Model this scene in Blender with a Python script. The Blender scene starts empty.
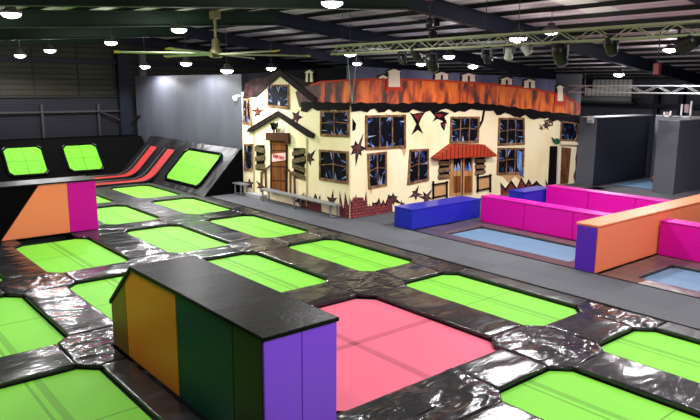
import bpy, bmesh, math, random
from mathutils import Vector, Matrix, noise
random.seed(7)
C = bpy.context.scene
COL = C.collection
PI = math.pi
# ------------------------------------------------------------------ camera
FPX, YAW, PITCH, ROLL, H = 657.74, -0.8739, 0.1847, 0.0070, 4.0
cy_, sy_, cp_, sp_ = math.cos(YAW), math.sin(YAW), math.cos(PITCH), math.sin(PITCH)
FW = Vector((sy_*cp_, cy_*cp_, -sp_)); RT = Vector((cy_, -sy_, 0)); UP = RT.cross(FW)
c_, s_ = math.cos(ROLL), math.sin(ROLL)
RX = c_*RT + s_*UP; UX = -s_*RT + c_*UP
cam = bpy.data.objects.new('camera', bpy.data.cameras.new('camera')); COL.objects.link(cam)
M3 = Matrix((RX, UX, -FW)).transposed()
cam.matrix_world = Matrix.Translation((0, 0, H)) @ M3.to_4x4()
cam.data.sensor_width = 36; cam.data.lens = FPX/700*36; cam.data.clip_end = 300
C.camera = cam
def hit(px, py, ax, val):
    """survey helper: where the sight line through a photo point meets a real plane"""
    d = RX*((px-350)/FPX) + UX*(-(py-210)/FPX) + FW
    t = (val-(0, 0, H)[ax])/d[ax]
    return Vector((0, 0, H)) + d*t
# ------------------------------------------------------------------ materials
MATS = {}
def lin(c): return tuple(((v/255)/12.92 if v <= 10 else ((v/255+.055)/1.055)**2.4) for v in c)
def mat(name, col, rough=.5, metal=0, spec=.5, emit=None, es=0, bump=None, var=None, coat=0):
    """bump=(scale, strength, stretch xyz, distortion); var=(second colour, noise scale, contrast lo, hi, stretch)"""
    m = bpy.data.materials.new(name); m.use_nodes = True; nt = m.node_tree; N = nt.nodes; L = nt.links
    b = N['Principled BSDF']; b.inputs['Base Color'].default_value = (*col, 1)
    b.inputs['Roughness'].default_value = rough; b.inputs['Metallic'].default_value = metal
    b.inputs['Specular IOR Level'].default_value = spec; b.inputs['Coat Weight'].default_value = coat
    b.inputs['Coat Roughness'].default_value = .12
    if emit: b.inputs['Emission Color'].default_value = (*emit, 1); b.inputs['Emission Strength'].default_value = es
    tc = N.new('ShaderNodeTexCoord')
    def nz(scale, st, dist=0, det=4):
        mp = N.new('ShaderNodeMapping'); mp.inputs['Scale'].default_value = st; L.new(tc.outputs['Object'], mp.inputs['Vector'])
        n = N.new('ShaderNodeTexNoise'); n.inputs['Scale'].default_value = scale; n.inputs['Detail'].default_value = det
        n.inputs['Distortion'].default_value = dist; L.new(mp.outputs[0], n.inputs['Vector']); return n
    if var:
        c2, sc, lo, hi, st = var
        n = nz(sc, st, .3); r = N.new('ShaderNodeMapRange'); r.inputs[1].default_value = lo; r.inputs[2].default_value = hi
        L.new(n.outputs['Fac'], r.inputs[0])
        mx = N.new('ShaderNodeMix'); mx.data_type = 'RGBA'; mx.inputs[6].default_value = (*col, 1); mx.inputs[7].default_value = (*c2, 1)
        L.new(r.outputs[0], mx.inputs[0]); L.new(mx.outputs[2], b.inputs['Base Color'])
    if bump:
        sc, stg, st, dist = bump
        n = nz(sc, st, dist); bp = N.new('ShaderNodeBump'); bp.inputs['Strength'].default_value = stg; bp.inputs['Distance'].default_value = .03
        L.new(n.outputs['Fac'], bp.inputs['Height']); L.new(bp.outputs[0], b.inputs['Normal'])
    m['k'] = 1; MATS[name] = m; return m
def nodes_of(m): return m.node_tree.nodes, m.node_tree.links, m.node_tree.nodes['Principled BSDF']
def maths(N, L, op, a, b=None):
    n = N.new('ShaderNodeMath'); n.operation = op
    for i, v in enumerate((a, b)):
        if v is None: continue
        if isinstance(v, (int, float)): n.inputs[i].default_value = v
        else: L.new(v, n.inputs[i])
    return n.outputs[0]
def bed_mat(name, col, dark, bandsx, bandsy):
    """woven trampoline bed; sewn webbing bands at given offsets (centre, half width)"""
    m = mat(name, col, .62, spec=.25); N, L, b = nodes_of(m)
    tc = N.new('ShaderNodeTexCoord'); sx = N.new('ShaderNodeSeparateXYZ'); L.new(tc.outputs['Object'], sx.inputs[0])
    tot = None
    for o, bs in ((sx.outputs[0], bandsx), (sx.outputs[1], bandsy)):
        for c, w, f in bs:
            v = maths(N, L, 'LESS_THAN', maths(N, L, 'ABSOLUTE', maths(N, L, 'SUBTRACT', o, c)), w)
            v = maths(N, L, 'MULTIPLY', v, f)
            tot = v if tot is None else maths(N, L, 'ADD', tot, v)
    n = N.new('ShaderNodeTexNoise'); n.inputs['Scale'].default_value = 90; n.inputs['Detail'].default_value = 2
    L.new(tc.outputs['Object'], n.inputs['Vector'])
    w = maths(N, L, 'MULTIPLY', tot, maths(N, L, 'ADD', maths(N, L, 'MULTIPLY', n.outputs['Fac'], .9), .35))
    n2 = N.new('ShaderNodeTexNoise'); n2.inputs['Scale'].default_value = 1.2; n2.inputs['Detail'].default_value = 3
    L.new(tc.outputs['Object'], n2.inputs['Vector'])
    w = maths(N, L, 'ADD', w, maths(N, L, 'MULTIPLY', maths(N, L, 'SUBTRACT', n2.outputs['Fac'], .45), .25))
    w.node.use_clamp = True
    mx = N.new('ShaderNodeMix'); mx.data_type = 'RGBA'; mx.inputs[6].default_value = (*col, 1); mx.inputs[7].default_value = (*dark, 1)
    L.new(w, mx.inputs[0]); L.new(mx.outputs[2], b.inputs['Base Color'])
    wv = N.new('ShaderNodeTexNoise'); wv.inputs['Scale'].default_value = 220; L.new(tc.outputs['Object'], wv.inputs['Vector'])
    bp = N.new('ShaderNodeBump'); bp.inputs['Strength'].default_value = .25; bp.inputs['Distance'].default_value = .004
    L.new(wv.outputs['Fac'], bp.inputs['Height']); L.new(bp.outputs[0], b.inputs['Normal'])
    return m
LIME = (.225, .68, .05)
bed_green = bed_mat('lime_mesh', LIME, (.10, .28, .02), [(0, .012, 1)], [(.06, .055, .62), (-.09, .022, .75)])
bed_wall = bed_mat('lime_mesh_cross', (.14, .50, .02), (.05, .17, .01), [(0, .03, .5)], [(0, .03, .5)])
bed_pink = bed_mat('pink_mesh', (.86, .15, .24), (.24, .04, .08), [(0, .07, .55)], [(0, .07, .55)])
bed_blue = bed_mat('blue_mesh', (.14, .25, .38), (.06, .12, .2), [(0, .012, .5)], [(0, .012, .5)])
def vinyl(name, col, c2, bumps, rough=.3, lo=.5, hi=.75):
    """glossy vinyl: soft tint variation, creases as noise bump"""
    m = mat(name, col, rough, spec=.5); N, L, b = nodes_of(m)
    g = N.new('ShaderNodeNewGeometry')
    n = N.new('ShaderNodeTexNoise'); n.inputs['Scale'].default_value = .8; n.inputs['Detail'].default_value = 3; L.new(g.outputs['Position'], n.inputs['Vector'])
    r = N.new('ShaderNodeMapRange'); r.inputs[1].default_value = lo; r.inputs[2].default_value = hi; L.new(n.outputs['Fac'], r.inputs[0])
    mx = N.new('ShaderNodeMix'); mx.data_type = 'RGBA'; mx.inputs[6].default_value = (*col, 1); mx.inputs[7].default_value = (*c2, 1)
    L.new(r.outputs[0], mx.inputs[0]); L.new(mx.outputs[2], b.inputs['Base Color'])
    prev = None
    for sc, st, dist, det, rot, sq in bumps:
        n = N.new('ShaderNodeTexNoise'); n.inputs['Scale'].default_value = sc; n.inputs['Detail'].default_value = det; n.inputs['Distortion'].default_value = dist; n.inputs['Roughness'].default_value = .45
        mp = N.new('ShaderNodeMapping'); mp.inputs['Rotation'].default_value = (0, 0, rot); mp.inputs['Scale'].default_value = (1, sq, 1)
        L.new(g.outputs['Position'], mp.inputs['Vector']); L.new(mp.outputs[0], n.inputs['Vector'])
        bp = N.new('ShaderNodeBump'); bp.inputs['Strength'].default_value = st; bp.inputs['Distance'].default_value = .05
        L.new(n.outputs['Fac'], bp.inputs['Height'])
        if prev: L.new(prev, bp.inputs['Normal'])
        prev = bp.outputs[0]
    L.new(prev, b.inputs['Normal']); return m
SOFT = [(1.9, .95, .7, 1, .5, .5), (7, .16, 1.2, 2, 1.1, .4)]
CREASE = [(2.0, .95, 1.6, 1, .3, .7), (4.5, .34, 2.2, 1, 1.2, .4)]
pad_strip = vinyl('black_vinyl', (.020, .020, .022), (.042, .040, .041), SOFT, .19)
pad_join = vinyl('creased_black_vinyl', (.020, .020, .023), (.04, .037, .04), CREASE, .18)
pad_far = vinyl('worn_black_vinyl', (.030, .030, .029), (.085, .08, .066), SOFT, .36)
ramp_vinyl = vinyl('ramp_black_vinyl', (.008, .008, .009), (.024, .024, .026), SOFT, .36); ramp_vinyl.node_tree.nodes['Principled BSDF'].inputs['Specular IOR Level'].default_value = .22
pad_brown = vinyl('brown_grey_vinyl', (.10, .07, .07), (.18, .11, .10), SOFT, .32)
block_top = vinyl('block_top_vinyl', (.003, .003, .003), (.014, .014, .013), [(1.3, .22, 1.2, 3, .4, .6), (14, .10, .8, 3, 0, 1)], .36, .4, .8); block_top.node_tree.nodes['Principled BSDF'].inputs['Specular IOR Level'].default_value = .07
black_cloth = mat('black_cover', (.004, .004, .0042), .8, spec=.0)
steel_black = mat('black_steel', (.012, .012, .014), .45)
def cv(name, c, rough=.42, spec=.4): return mat(name, c, rough, spec=spec, bump=(1.6, .12, (1, 1, 1), .6))
v_orange = cv('orange_vinyl', (.98, .26, .11)); v_magenta = cv('magenta_vinyl', (.66, .002, .33), .42, .25); v_blue = cv('royal_blue_vinyl', (.012, .022, .42), .3)
v_purple = cv('violet_vinyl', (.23, .06, .75)); v_indigo = cv('indigo_vinyl', (.09, .015, .42)); v_amber = cv('amber_vinyl', (.75, .24, .01)); v_teal = cv('dark_green_vinyl', (.002, .055, .038), .45, .2); v_moss = cv('moss_vinyl', (.02, .035, .012), .45, .2); v_olive = cv('olive_brown_vinyl', (.20, .10, .012))
red_bed = mat('red_track_fabric', (.42, .030, .028), .5, bump=(60, .1, (1, 1, 1), 0))
carpet = mat('grey_rubber_tile', (.14, .15, .17), .85, spec=.12)
N, L, b = nodes_of(carpet)
tc = N.new('ShaderNodeTexCoord'); br = N.new('ShaderNodeTexBrick'); br.offset = 0; br.inputs['Scale'].default_value = 1
br.inputs['Brick Width'].default_value = 1; br.inputs['Row Height'].default_value = 1; br.inputs['Mortar Size'].default_value = .006
br.inputs['Color1'].default_value = (.105, .112, .124, 1); br.inputs['Color2'].default_value = (.13, .137, .15, 1); br.inputs['Mortar'].default_value = (.10, .11, .12, 1)
L.new(tc.outputs['Object'], br.inputs['Vector']); L.new(br.outputs['Color'], b.inputs['Base Color'])
concrete = mat('dark_concrete', (.02, .02, .022), .8)
wall_blue = mat('blue_grey_wall', (.055, .06, .078), .55, var=((.08, .088, .108), 1.2, .35, .7, (1, 1, .25)))
wall_navy = mat('dark_navy_wall', (.022, .024, .036), .6, var=((.035, .038, .052), 1.5, .35, .7, (1, 1, .4)))
wall_booth = mat('slate_panel', (.105, .112, .14), .6)
booth_black = mat('black_booth_lining', (.014, .016, .028), .45)
def ribbed(name, col, dark, axis, freq, rough=.5):
    m = mat(name, col, rough, spec=.12); N, L, b = nodes_of(m)
    tc = N.new('ShaderNodeTexCoord'); s = N.new('ShaderNodeSeparateXYZ'); L.new(tc.outputs['Object'], s.inputs[0])
    f = maths(N, L, 'FRACT', maths(N, L, 'MULTIPLY', s.outputs[axis], freq)); k = maths(N, L, 'LESS_THAN', f, .22)
    n = N.new('ShaderNodeTexNoise'); n.inputs['Scale'].default_value = .8; L.new(tc.outputs['Object'], n.inputs['Vector'])
    mx = N.new('ShaderNodeMix'); mx.data_type = 'RGBA'; mx.inputs[6].default_value = (*col, 1); mx.inputs[7].default_value = (*dark, 1)
    L.new(maths(N, L, 'MULTIPLY', k, maths(N, L, 'ADD', n.outputs['Fac'], .4)), mx.inputs[0]); L.new(mx.outputs[2], b.inputs['Base Color'])
    bp = N.new('ShaderNodeBump'); bp.inputs['Strength'].default_value = .6; bp.inputs['Distance'].default_value = .02; L.new(k, bp.inputs['Height']); L.new(bp.outputs[0], b.inputs['Normal'])
    return m
clad_olive = ribbed('olive_cladding', (.024, .024, .015), (.010, .010, .007), 2, 4)
clad_dark = ribbed('dark_shutter', (.016, .015, .022), (.005, .005, .007), 2, 9)
clad_cream = ribbed('pale_cladding', (.80, .80, .74), (.25, .25, .23), 0, 4)
roof_sheet = ribbed('roof_sheet', (.72, .64, .66), (.42, .37, .39), 1, 3.2)
roof_clear = mat('translucent_sheet', (.85, .88, .75), .5)
beam_navy = mat('dark_blue_steel', (.006, .008, .018), .6, spec=.2)
beam_green_bounce = mat('green_bounce_steel', (.006, .017, .009), .6, spec=.2)  # green bounce from the beds put into the near rafters' colour
purlin_m = mat('purlin_steel', (.010, .012, .010), .6, spec=.2)
alu = mat('aluminium', (.55, .56, .55), .38, metal=.7)
alu_green = mat('painted_truss', (.50, .52, .36), .5)
lamp_body = mat('lamp_housing', (.05, .05, .055), .4)
lens_m = mat('lamp_lens', (.9, .9, .9), .3, emit=(1, .98, 1), es=14)
white_p = mat('white_paint', (.75, .75, .75), .5)
yellow_p = mat('yellow_paint', (.65, .50, .04), .45)
blade_m = mat('fan_blade', (.42, .45, .30), .45)
red_p = mat('red_paint', (.16, .01, .012), .45)
black_p = mat('black_plastic', (.008, .008, .009), .35)
bench_m = mat('silver_bench', (.26, .27, .29), .4, metal=.3)
# mural paints
def paint(name, rgb, var=None): return mat(name, lin(rgb), .7, spec=.08, var=var)
p_cream = paint('cream_mural_paint', (250, 236, 196), (lin((240, 216, 160)), 1.1, .45, .8, (1, 1, .5)))
p_black = paint('black_mural_paint', (14, 10, 12)); p_brown = paint('brown_mural_paint', (120, 78, 50), (lin((80, 48, 30)), 5, .4, .65, (1, 1, 1)))
p_dkbrown = paint('dark_brown_paint', (38, 27, 24), (lin((22, 16, 15)), 4, .4, .6, (1, 1, 1)))
p_door = paint('door_paint', (132, 78, 36), (lin((92, 52, 24)), 4, .4, .65, (3, 3, .3)))
p_door2 = paint('tan_door_paint', (196, 144, 92), (lin((150, 102, 60)), 4, .4, .7, (3, 3, .3)))
p_board = paint('board_paint', (112, 98, 66), (lin((70, 60, 42)), 5, .4, .65, (1, 1, 3)))
p_board2 = paint('grey_brown_board_paint', (142, 112, 84), (lin((88, 66, 48)), 5, .4, .65, (1, 1, 3)))
p_pane = paint('night_pane_paint', (7, 8, 16), (lin((40, 60, 118)), 4.5, .58, .66, (1, 1, .8)))
p_shard = paint('glass_shard_paint', (170, 188, 218), (lin((56, 88, 160)), 3, .4, .6, (1, 1, 1)))
p_frame = paint('window_frame_paint', (150, 112, 78), (lin((100, 70, 48)), 6, .4, .6, (1, 1, 1)))
p_sky = paint('mural_sky_paint', (112, 116, 142), (lin((80, 84, 110)), .7, .4, .65, (1, 1, 1)))
p_ridge = paint('red_ridge_paint', (190, 66, 44)); p_rust = paint('rust_paint', (206, 158, 108)); p_white = paint('off_white_paint', (238, 226, 200))
p_sign = paint('sign_paint', (240, 190, 186)); p_red = paint('sign_red_paint', (170, 6, 20)); p_hole = paint('bare_wall_paint', (104, 66, 64), (lin((70, 40, 42)), 6, .4, .6, (1, 1, 1)))
p_star = paint('red_star_paint', (160, 44, 52), (lin((90, 30, 34)), 5, .4, .6, (1, 1, 1)))
p_cat = paint('black_cat_paint', (8, 8, 10)); p_green = paint('green_paint', (30, 90, 60)); p_curtain = paint('blue_curtain_paint', (120, 160, 210), (lin((60, 90, 160)), 5, .4, .6, (1, 1, .3)))
def brick_mat():
    m = mat('painted_brick', (.2, .05, .05), .65); N, L, b = nodes_of(m)
    tc = N.new('ShaderNodeTexCoord'); s = N.new('ShaderNodeSeparateXYZ'); L.new(tc.outputs['Object'], s.inputs[0])
    cb = N.new('ShaderNodeCombineXYZ'); L.new(maths(N, L, 'ADD', s.outputs[0], s.outputs[1]), cb.inputs[0]); L.new(s.outputs[2], cb.inputs[1])
    br = N.new('ShaderNodeTexBrick'); br.inputs['Scale'].default_value = 1; br.inputs['Brick Width'].default_value = .24; br.inputs['Row Height'].default_value = .095; br.inputs['Mortar Size'].default_value = .012
    br.inputs['Color1'].default_value = (*lin((150, 54, 60)), 1); br.inputs['Color2'].default_value = (*lin((110, 40, 46)), 1); br.inputs['Mortar'].default_value = (*lin((34, 14, 18)), 1)
    L.new(cb.outputs[0], br.inputs['Vector']); L.new(br.outputs['Color'], b.inputs['Base Color']); return m
p_brick = brick_mat()
def roof_paint():
    m = mat('painted_shingles', (.5, .1, .02), .6); N, L, b = nodes_of(m)
    g = N.new('ShaderNodeNewGeometry'); s = N.new('ShaderNodeSeparateXYZ'); L.new(g.outputs['Position'], s.inputs[0])
    along = maths(N, L, 'ADD', s.outputs[0], s.outputs[1])
    cb = N.new('ShaderNodeCombineXYZ'); L.new(along, cb.inputs[0]); L.new(maths(N, L, 'MULTIPLY', s.outputs[2], .35), cb.inputs[1])
    n = N.new('ShaderNodeTexNoise'); n.inputs['Scale'].default_value = 3.2; n.inputs['Detail'].default_value = 5; n.inputs['Distortion'].default_value = .5; L.new(cb.outputs[0], n.inputs['Vector'])
    n2 = N.new('ShaderNodeTexNoise'); n2.inputs['Scale'].default_value = .55; n2.inputs['Detail'].default_value = 2; L.new(cb.outputs[0], n2.inputs['Vector'])
    cr = N.new('ShaderNodeValToRGB'); e = cr.color_ramp.elements
    e[0].position = .34; e[0].color = (*lin((60, 28, 24)), 1); e[1].position = .66; e[1].color = (*lin((236, 122, 36)), 1)
    k = cr.color_ramp.elements.new(.43); k.color = (*lin((128, 50, 26)), 1); k = cr.color_ramp.elements.new(.52); k.color = (*lin((206, 86, 28)), 1)
    v = maths(N, L, 'ADD', n.outputs['Fac'], maths(N, L, 'MULTIPLY', maths(N, L, 'SUBTRACT', n2.outputs['Fac'], .5), .5))
    # the artist's mural fades to dark maroon at both ends of the roof
    r = N.new('ShaderNodeMapRange'); r.inputs[1].default_value = -7.0; r.inputs[2].default_value = .8; r.inputs[3].default_value = -.2; r.inputs[4].default_value = .02; L.new(along, r.inputs[0])
    r2 = N.new('ShaderNodeMapRange'); r2.inputs[1].default_value = 8.2; r2.inputs[2].default_value = 10; r2.inputs[3].default_value = 0; r2.inputs[4].default_value = -.16; L.new(along, r2.inputs[0])
    L.new(maths(N, L, 'ADD', maths(N, L, 'ADD', v, r.outputs[0]), r2.outputs[0]), cr.inputs[0]); L.new(cr.outputs[0], b.inputs['Base Color']); return m
p_roof = roof_paint()
p_tile = ribbed('painted_red_tiles', lin((176, 62, 36)), lin((84, 22, 16)), 1, 5)
# ------------------------------------------------------------------ mesh helpers
def obj(name, bm, m, parent=None, loc=None, smooth=False):
    me = bpy.data.meshes.new(name); bmesh.ops.recalc_face_normals(bm, faces=bm.faces[:]); bm.to_mesh(me); bm.free()
    ms = m if isinstance(m, (list, tuple)) else [m]
    for x in ms: me.materials.append(x)
    o = bpy.data.objects.new(name, me); COL.objects.link(o)
    if smooth:
        for p in me.polygons: p.use_smooth = True
    if parent is not None: o.parent = parent
    if loc is not None: o.location = loc
    return o
def centre(o):
    """put a top-level mesh's origin at the middle of its base"""
    vs = o.data.vertices; xs = [v.co.x for v in vs]; ys = [v.co.y for v in vs]; zs = [v.co.z for v in vs]
    d = Vector(((min(xs)+max(xs))/2, (min(ys)+max(ys))/2, min(zs)))
    o.data.transform(Matrix.Translation(-d)); o.location = o.location + d; return o
def tag(o, label, cat, group=None, kind=None):
    o['label'] = label; o['category'] = cat
    if group: o['group'] = group
    if kind: o['kind'] = kind
    return o
def thing(name, label, cat, loc=(0, 0, 0), rz=0, group=None):
    o = bpy.data.objects.new(name, None); COL.objects.link(o); o.location = loc; o.rotation_euler = (0, 0, rz); o.empty_display_size = .2
    return tag(o, label, cat, group)
def struct(name, bm, m): o = obj(name, bm, m); o['kind'] = 'structure'; return o
def add_box(bm, x0, x1, y0, y1, z0, z1, bev=0):
    r = bmesh.ops.create_cube(bm, size=1); vs = r['verts']
    for v in vs: v.co = Vector(((x0+x1)/2+v.co.x*(x1-x0), (y0+y1)/2+v.co.y*(y1-y0), (z0+z1)/2+v.co.z*(z1-z0)))
    if bev:
        es = list({e for v in vs for e in v.link_edges}); bmesh.ops.bevel(bm, geom=es, offset=bev, segments=2, affect='EDGES', profile=.6)
    return bm
def box(*a, bev=0): return add_box(bmesh.new(), *a, bev=bev)
def add_tube(bm, a, b, r, n=8, r2=None):
    a = Vector(a); b = Vector(b); d = b-a
    q = d.to_track_quat('Z', 'Y').to_matrix().to_4x4()
    bmesh.ops.create_cone(bm, cap_ends=True, segments=n, radius1=r, radius2=r if r2 is None else r2, depth=d.length, matrix=Matrix.Translation((a+b)/2) @ q)
    return bm
def tube(*a, **k): return add_tube(bmesh.new(), *a, **k)
def lathe(prof, n=24, bm=None, mtx=None):
    bm = bm or bmesh.new(); rings = []
    for r, z in prof:
        rings.append([bm.verts.new((mtx or Matrix()) @ Vector((r*math.cos(2*PI*i/n), r*math.sin(2*PI*i/n), z))) for i in range(n)])
    for a, b in zip(rings, rings[1:]):
        for i in range(n): bm.faces.new((a[i], a[(i+1) % n], b[(i+1) % n], b[i]))
    bm.faces.new(rings[0][::-1]); bm.faces.new(rings[-1]); return bm
def prism(pts, fn, t0, t1, bev=0, bm=None):
    """extrude a 2-D outline; fn(a, b, t) gives the 3-D point"""
    bm = bm or bmesh.new(); n = len(pts)
    A = [bm.verts.new(fn(p[0], p[1], t0)) for p in pts]; B = [bm.verts.new(fn(p[0], p[1], t1)) for p in pts]
    fs = [bm.faces.new(A[::-1]), bm.faces.new(B)]
    for i in range(n): fs.append(bm.faces.new((A[i], A[(i+1) % n], B[(i+1) % n], B[i])))
    if bev:
        es = list({e for v in A+B for e in v.link_edges}); bmesh.ops.bevel(bm, geom=es, offset=bev, segments=2, affect='EDGES', profile=.6)
    return bm
# ------------------------------------------------------------------ the building
XE, YF, XR, YB = -33.0, 33.0, 7.0, -9.0       # end wall, far wall, right wall, wall behind the camera
RIDGE_Y = 12.8
def roofz(y): return 5.42+.07*y if y < RIDGE_Y else 5.42+.07*RIDGE_Y-.1*(y-RIDGE_Y)
FLOOR_Z = -.36
struct('floor', box(XE-.3, XR+.3, YB-.3, YF+.3, FLOOR_Z-.2, FLOOR_Z), concrete)
def slab(name, x0, x1, y0, y1, z1=0, m=None):
    o = struct(name, box(x0, x1, y0, y1, FLOOR_Z, z1), m or carpet); return o
slab('floor_walkway', -21.7, XR, 11.36, 13.09)
slab('floor_front_of_house', -21.7, -13.68, 13.1, 13.6)     # small apron along the painted wall
slab('floor_arena_side', -15.2, -13.68, 13.6, 25.2)
slab('floor_far', -14.2, XR, 21.2, YF)
struct('wall_end', box(XE-.3, XE, YB, YF, 3.45, 6.6), clad_olive)
struct('wall_end_lower', box(XE-.3, XE+.02, YB, YF, FLOOR_Z, 3.45), clad_dark)
struct('wall_far', box(XE, XR, YF, YF+.3, FLOOR_Z, 6.6), wall_navy)
struct('wall_right', box(XR, XR+.3, YB, YF, FLOOR_Z, 6.6), wall_navy)
struct('wall_front', box(XE, XR, YB-.3, YB, FLOOR_Z, 6.6), wall_navy)
struct('wall_back', box(-32.0, -21.56, 12.98, 13.25, FLOOR_Z, 4.45), wall_blue)
# roof
for nm, ya, yb in (('ceiling_near_slope', YB-.3, RIDGE_Y), ('ceiling_far_slope', RIDGE_Y, YF+.3)):
    struct(nm, prism([(ya, roofz(ya)+.26), (yb, roofz(yb)+.26), (yb, roofz(yb)+.34), (ya, roofz(ya)+.34)], lambda a, b, t: (t, a, b), XE-.3, XR+.3), roof_sheet)
tn = 1
FRX = (-32.7, -26.3, -19.2, -12.9, -6.4, .2)
for fx in FRX:
    for ya, yb in ((YB, RIDGE_Y), (RIDGE_Y, YF)):
        bm = bmesh.new()
        za, zb = roofz(ya), roofz(yb)
        D = .42
        prism([(ya, za+.16), (yb, zb+.16), (yb, zb+.13), (ya, za+.13)], lambda a, b, t: (t, a, b), fx-.11, fx+.11, bm=bm)
        prism([(ya, za+.13), (yb, zb+.13), (yb, zb+.16-D), (ya, za+.16-D)], lambda a, b, t: (t, a, b), fx-.02, fx+.02, bm=bm)
        prism([(ya, za+.16-D), (yb, zb+.16-D), (yb, zb+.13-D), (ya, za+.13-D)], lambda a, b, t: (t, a, b), fx-.11, fx+.11, bm=bm)
        struct('trim_%d' % tn, bm, beam_green_bounce if ya < 0 else beam_navy); tn += 1
y = YB+.4
while y < YF:
    z = roofz(y); bm = bmesh.new()
    add_box(bm, XE, XR, y-.02, y+.02, z+.15, z+.26); add_box(bm, XE, XR, y-.02, y+.07, z+.15, z+.165); add_box(bm, XE, XR, y-.07, y+.02, z+.245, z+.26)
    struct('trim_%d' % tn, bm, purlin_m); tn += 1
    y += 1.25
# translucent roof panels set flush under the sheeting between purlins (light strips)
k = 0
for bx in (-30, -23.5, -16.5, -10, -3.2):
    for y0 in (-4.8, 1.45, 5.2, 9.0, 15.1, 18.9, 22.6):
        bm = prism([(y0, roofz(y0)+.245), (y0+2.4, roofz(y0+2.4)+.245), (y0+2.4, roofz(y0+2.4)+.258), (y0, roofz(y0)+.258)], lambda a, b, t: (t, a, b), bx-.5, bx+.5)
        k += 1
        struct('window_%d' % k, bm, roof_clear)
# end wall steel: girts, posts, conduit
def steel(bm, m=beam_navy):
    global tn
    struct('trim_%d' % tn, bm, m); tn += 1
steel(box(XE+.02, XE+.18, YB, YF, 5.02, 5.2)); steel(box(XE+.02, XE+.12, 3, 12.9, 3.42, 3.48), purlin_m)
for yy in (2.6, 4.6, 6.6, 8.6, 10.6, 12.3): steel(box(XE+.005, XE+.06, yy-.03, yy+.03, 3.5, 6.2), purlin_m)
steel(box(XE+.03, XE+.4, 12.4, 12.95, FLOOR_Z, 5.5), beam_navy); steel(box(-31.6, -31.3, 12.99, 13.28, FLOOR_Z, 5.6), wall_navy)
for yy in (4.2, 8.8, 11.4): steel(box(XE+.05, XE+.2, yy-.06, yy+.06, FLOOR_Z, 3.1), steel_black)
steel(box(XE+.2, XE+.26, 3, 12.6, 2.72, 2.8), steel_black)
bm = tube((XE+.3, 11.4, 2.75), (XE+.35, 12.9, 2.05), .05); add_tube(bm, (XE+.35, 12.9, 2.05), (-31.5, 12.9, 2.6), .05); steel(bm, steel_black)
# far wall posts, pale panel
for xx in (-20, -15.6, -14.4, -12.1, -9.5, -6): steel(box(xx-.12, xx+.12, YF-.3, YF-.02, FLOOR_Z, roofz(YF)-.2))
steel(box(-20, 2, YF-.34, YF-.06, 3.1, 3.3))
struct('window_40', box(-19.6, -17.0, YF-.08, YF, 3.62, 5.0), clad_cream)
o = tag(obj('insulation_roll', tube((-19.6, YF-.55, 3.48), (-16.7, YF-.55, 3.48), .16, 16), mat('grey_foil', (.25, .25, .24), .5, bump=(6, .8, (1, 1, 1), 1)), smooth=True), 'long grey foil roll lying on the steel rail under the pale far wall panel', 'roll')
centre(o); steel(box(-19.7, -16.5, YF-.8, YF-.02, 3.26, 3.31), steel_black)
# ------------------------------------------------------------------ main court
U = [(-26.2, -22.76), (-22.2, -18.9), (-18.04, -14.62), (-13.78, -10.47), (-9.49, -6.11), (-5.09, -1.6)]
V = {1: (9.24, 10.89), 2: (6.67, 8.35), 3: (3.84, 5.69), 4: (1.25, 3.0)}
VY = [(11.36, 11.36), V[1], V[2], V[3], V[4], (.4, .4)]
CH = .25
ROWN = {1: 'row beside the walkway', 2: 'second row from the walkway', 3: 'third row from the walkway', 4: 'row nearest the camera'}
ORD = ['farthest', 'second farthest', 'third farthest', 'fourth farthest', 'fifth farthest', 'nearest']
def octo(x0, x1, y0, y1, c):
    return [(x0, y0+c), (x0, y1-c), (x0+c, y1), (x1-c, y1), (x1, y1-c), (x1, y0+c), (x1-c, y0), (x0+c, y0)]
def inset_ring(x0, x1, y0, y1, c, w, z0, z1):
    """octagonal tube frame of width w outside the given opening"""
    bm = bmesh.new(); A = octo(x0, x1, y0, y1, c); B = octo(x0-w, x1+w, y0-w, y1+w, c+w*.4)
    lo = [[bm.verts.new((p[0], p[1], z0)) for p in R] for R in (A, B)]; hi = [[bm.verts.new((p[0], p[1], z1)) for p in R] for R in (A, B)]
    for i in range(8):
        j = (i+1) % 8
        bm.faces.new((lo[0][i], lo[0][j], hi[0][j], hi[0][i])); bm.faces.new((lo[1][i], hi[1][i], hi[1][j], lo[1][j]))
        bm.faces.new((hi[0][i], hi[0][j], hi[1][j], hi[1][i])); bm.faces.new((lo[0][j], lo[0][i], lo[1][i], lo[1][j]))
    return bm
def bed_mesh(w, h, c, sag=.02):
    bm = bmesh.new(); P = octo(-w/2, w/2, -h/2, h/2, c); t = [bm.verts.new((*p, 0)) for p in P]; bt = [bm.verts.new((*p, -.012)) for p in P]
    bm.faces.new(t); bm.faces.new(bt[::-1])
    for i in range(8): bm.faces.new((t[i], bt[i], bt[(i+1) % 8], t[(i+1) % 8]))
    return bm
def trampoline(name, label, x0, x1, y0, y1, bm_, group, c=CH, low=-.085, fr=.1):
    X, Y = (x0+x1)/2, (y0+y1)/2
    t = thing(name, label, 'trampoline', (X, Y, FLOOR_Z), 0, group); g = .02
    b = obj('bed', bed_mesh(x1-x0-2*g, y1-y0-2*g, c-.01), bm_, t, (0, 0, low-FLOOR_Z))
    obj('frame', inset_ring(x0-X, x1-X, y0-Y, y1-Y, c, fr, 0, min(low-.02, -.115)-FLOOR_Z), steel_black, t)
    return t
PINK = (-9.42, -5.93, 4.76, 8.33)
for j in (1, 2, 3, 4):
    for i, (x0, x1) in enumerate(U):
        if (i, j) in ((4, 2), (4, 3), (5, 4), (0, 4), (1, 4)): continue
        y0, y1 = V[j]
        trampoline('trampoline', 'lime green trampoline, %s in the %s' % (ORD[i], ROWN[j]) if i < 5 else 'lime green trampoline at the right edge in the %s' % ROWN[j], x0, x1, y0, y1, bed_green, 'lime green court trampolines')
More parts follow.
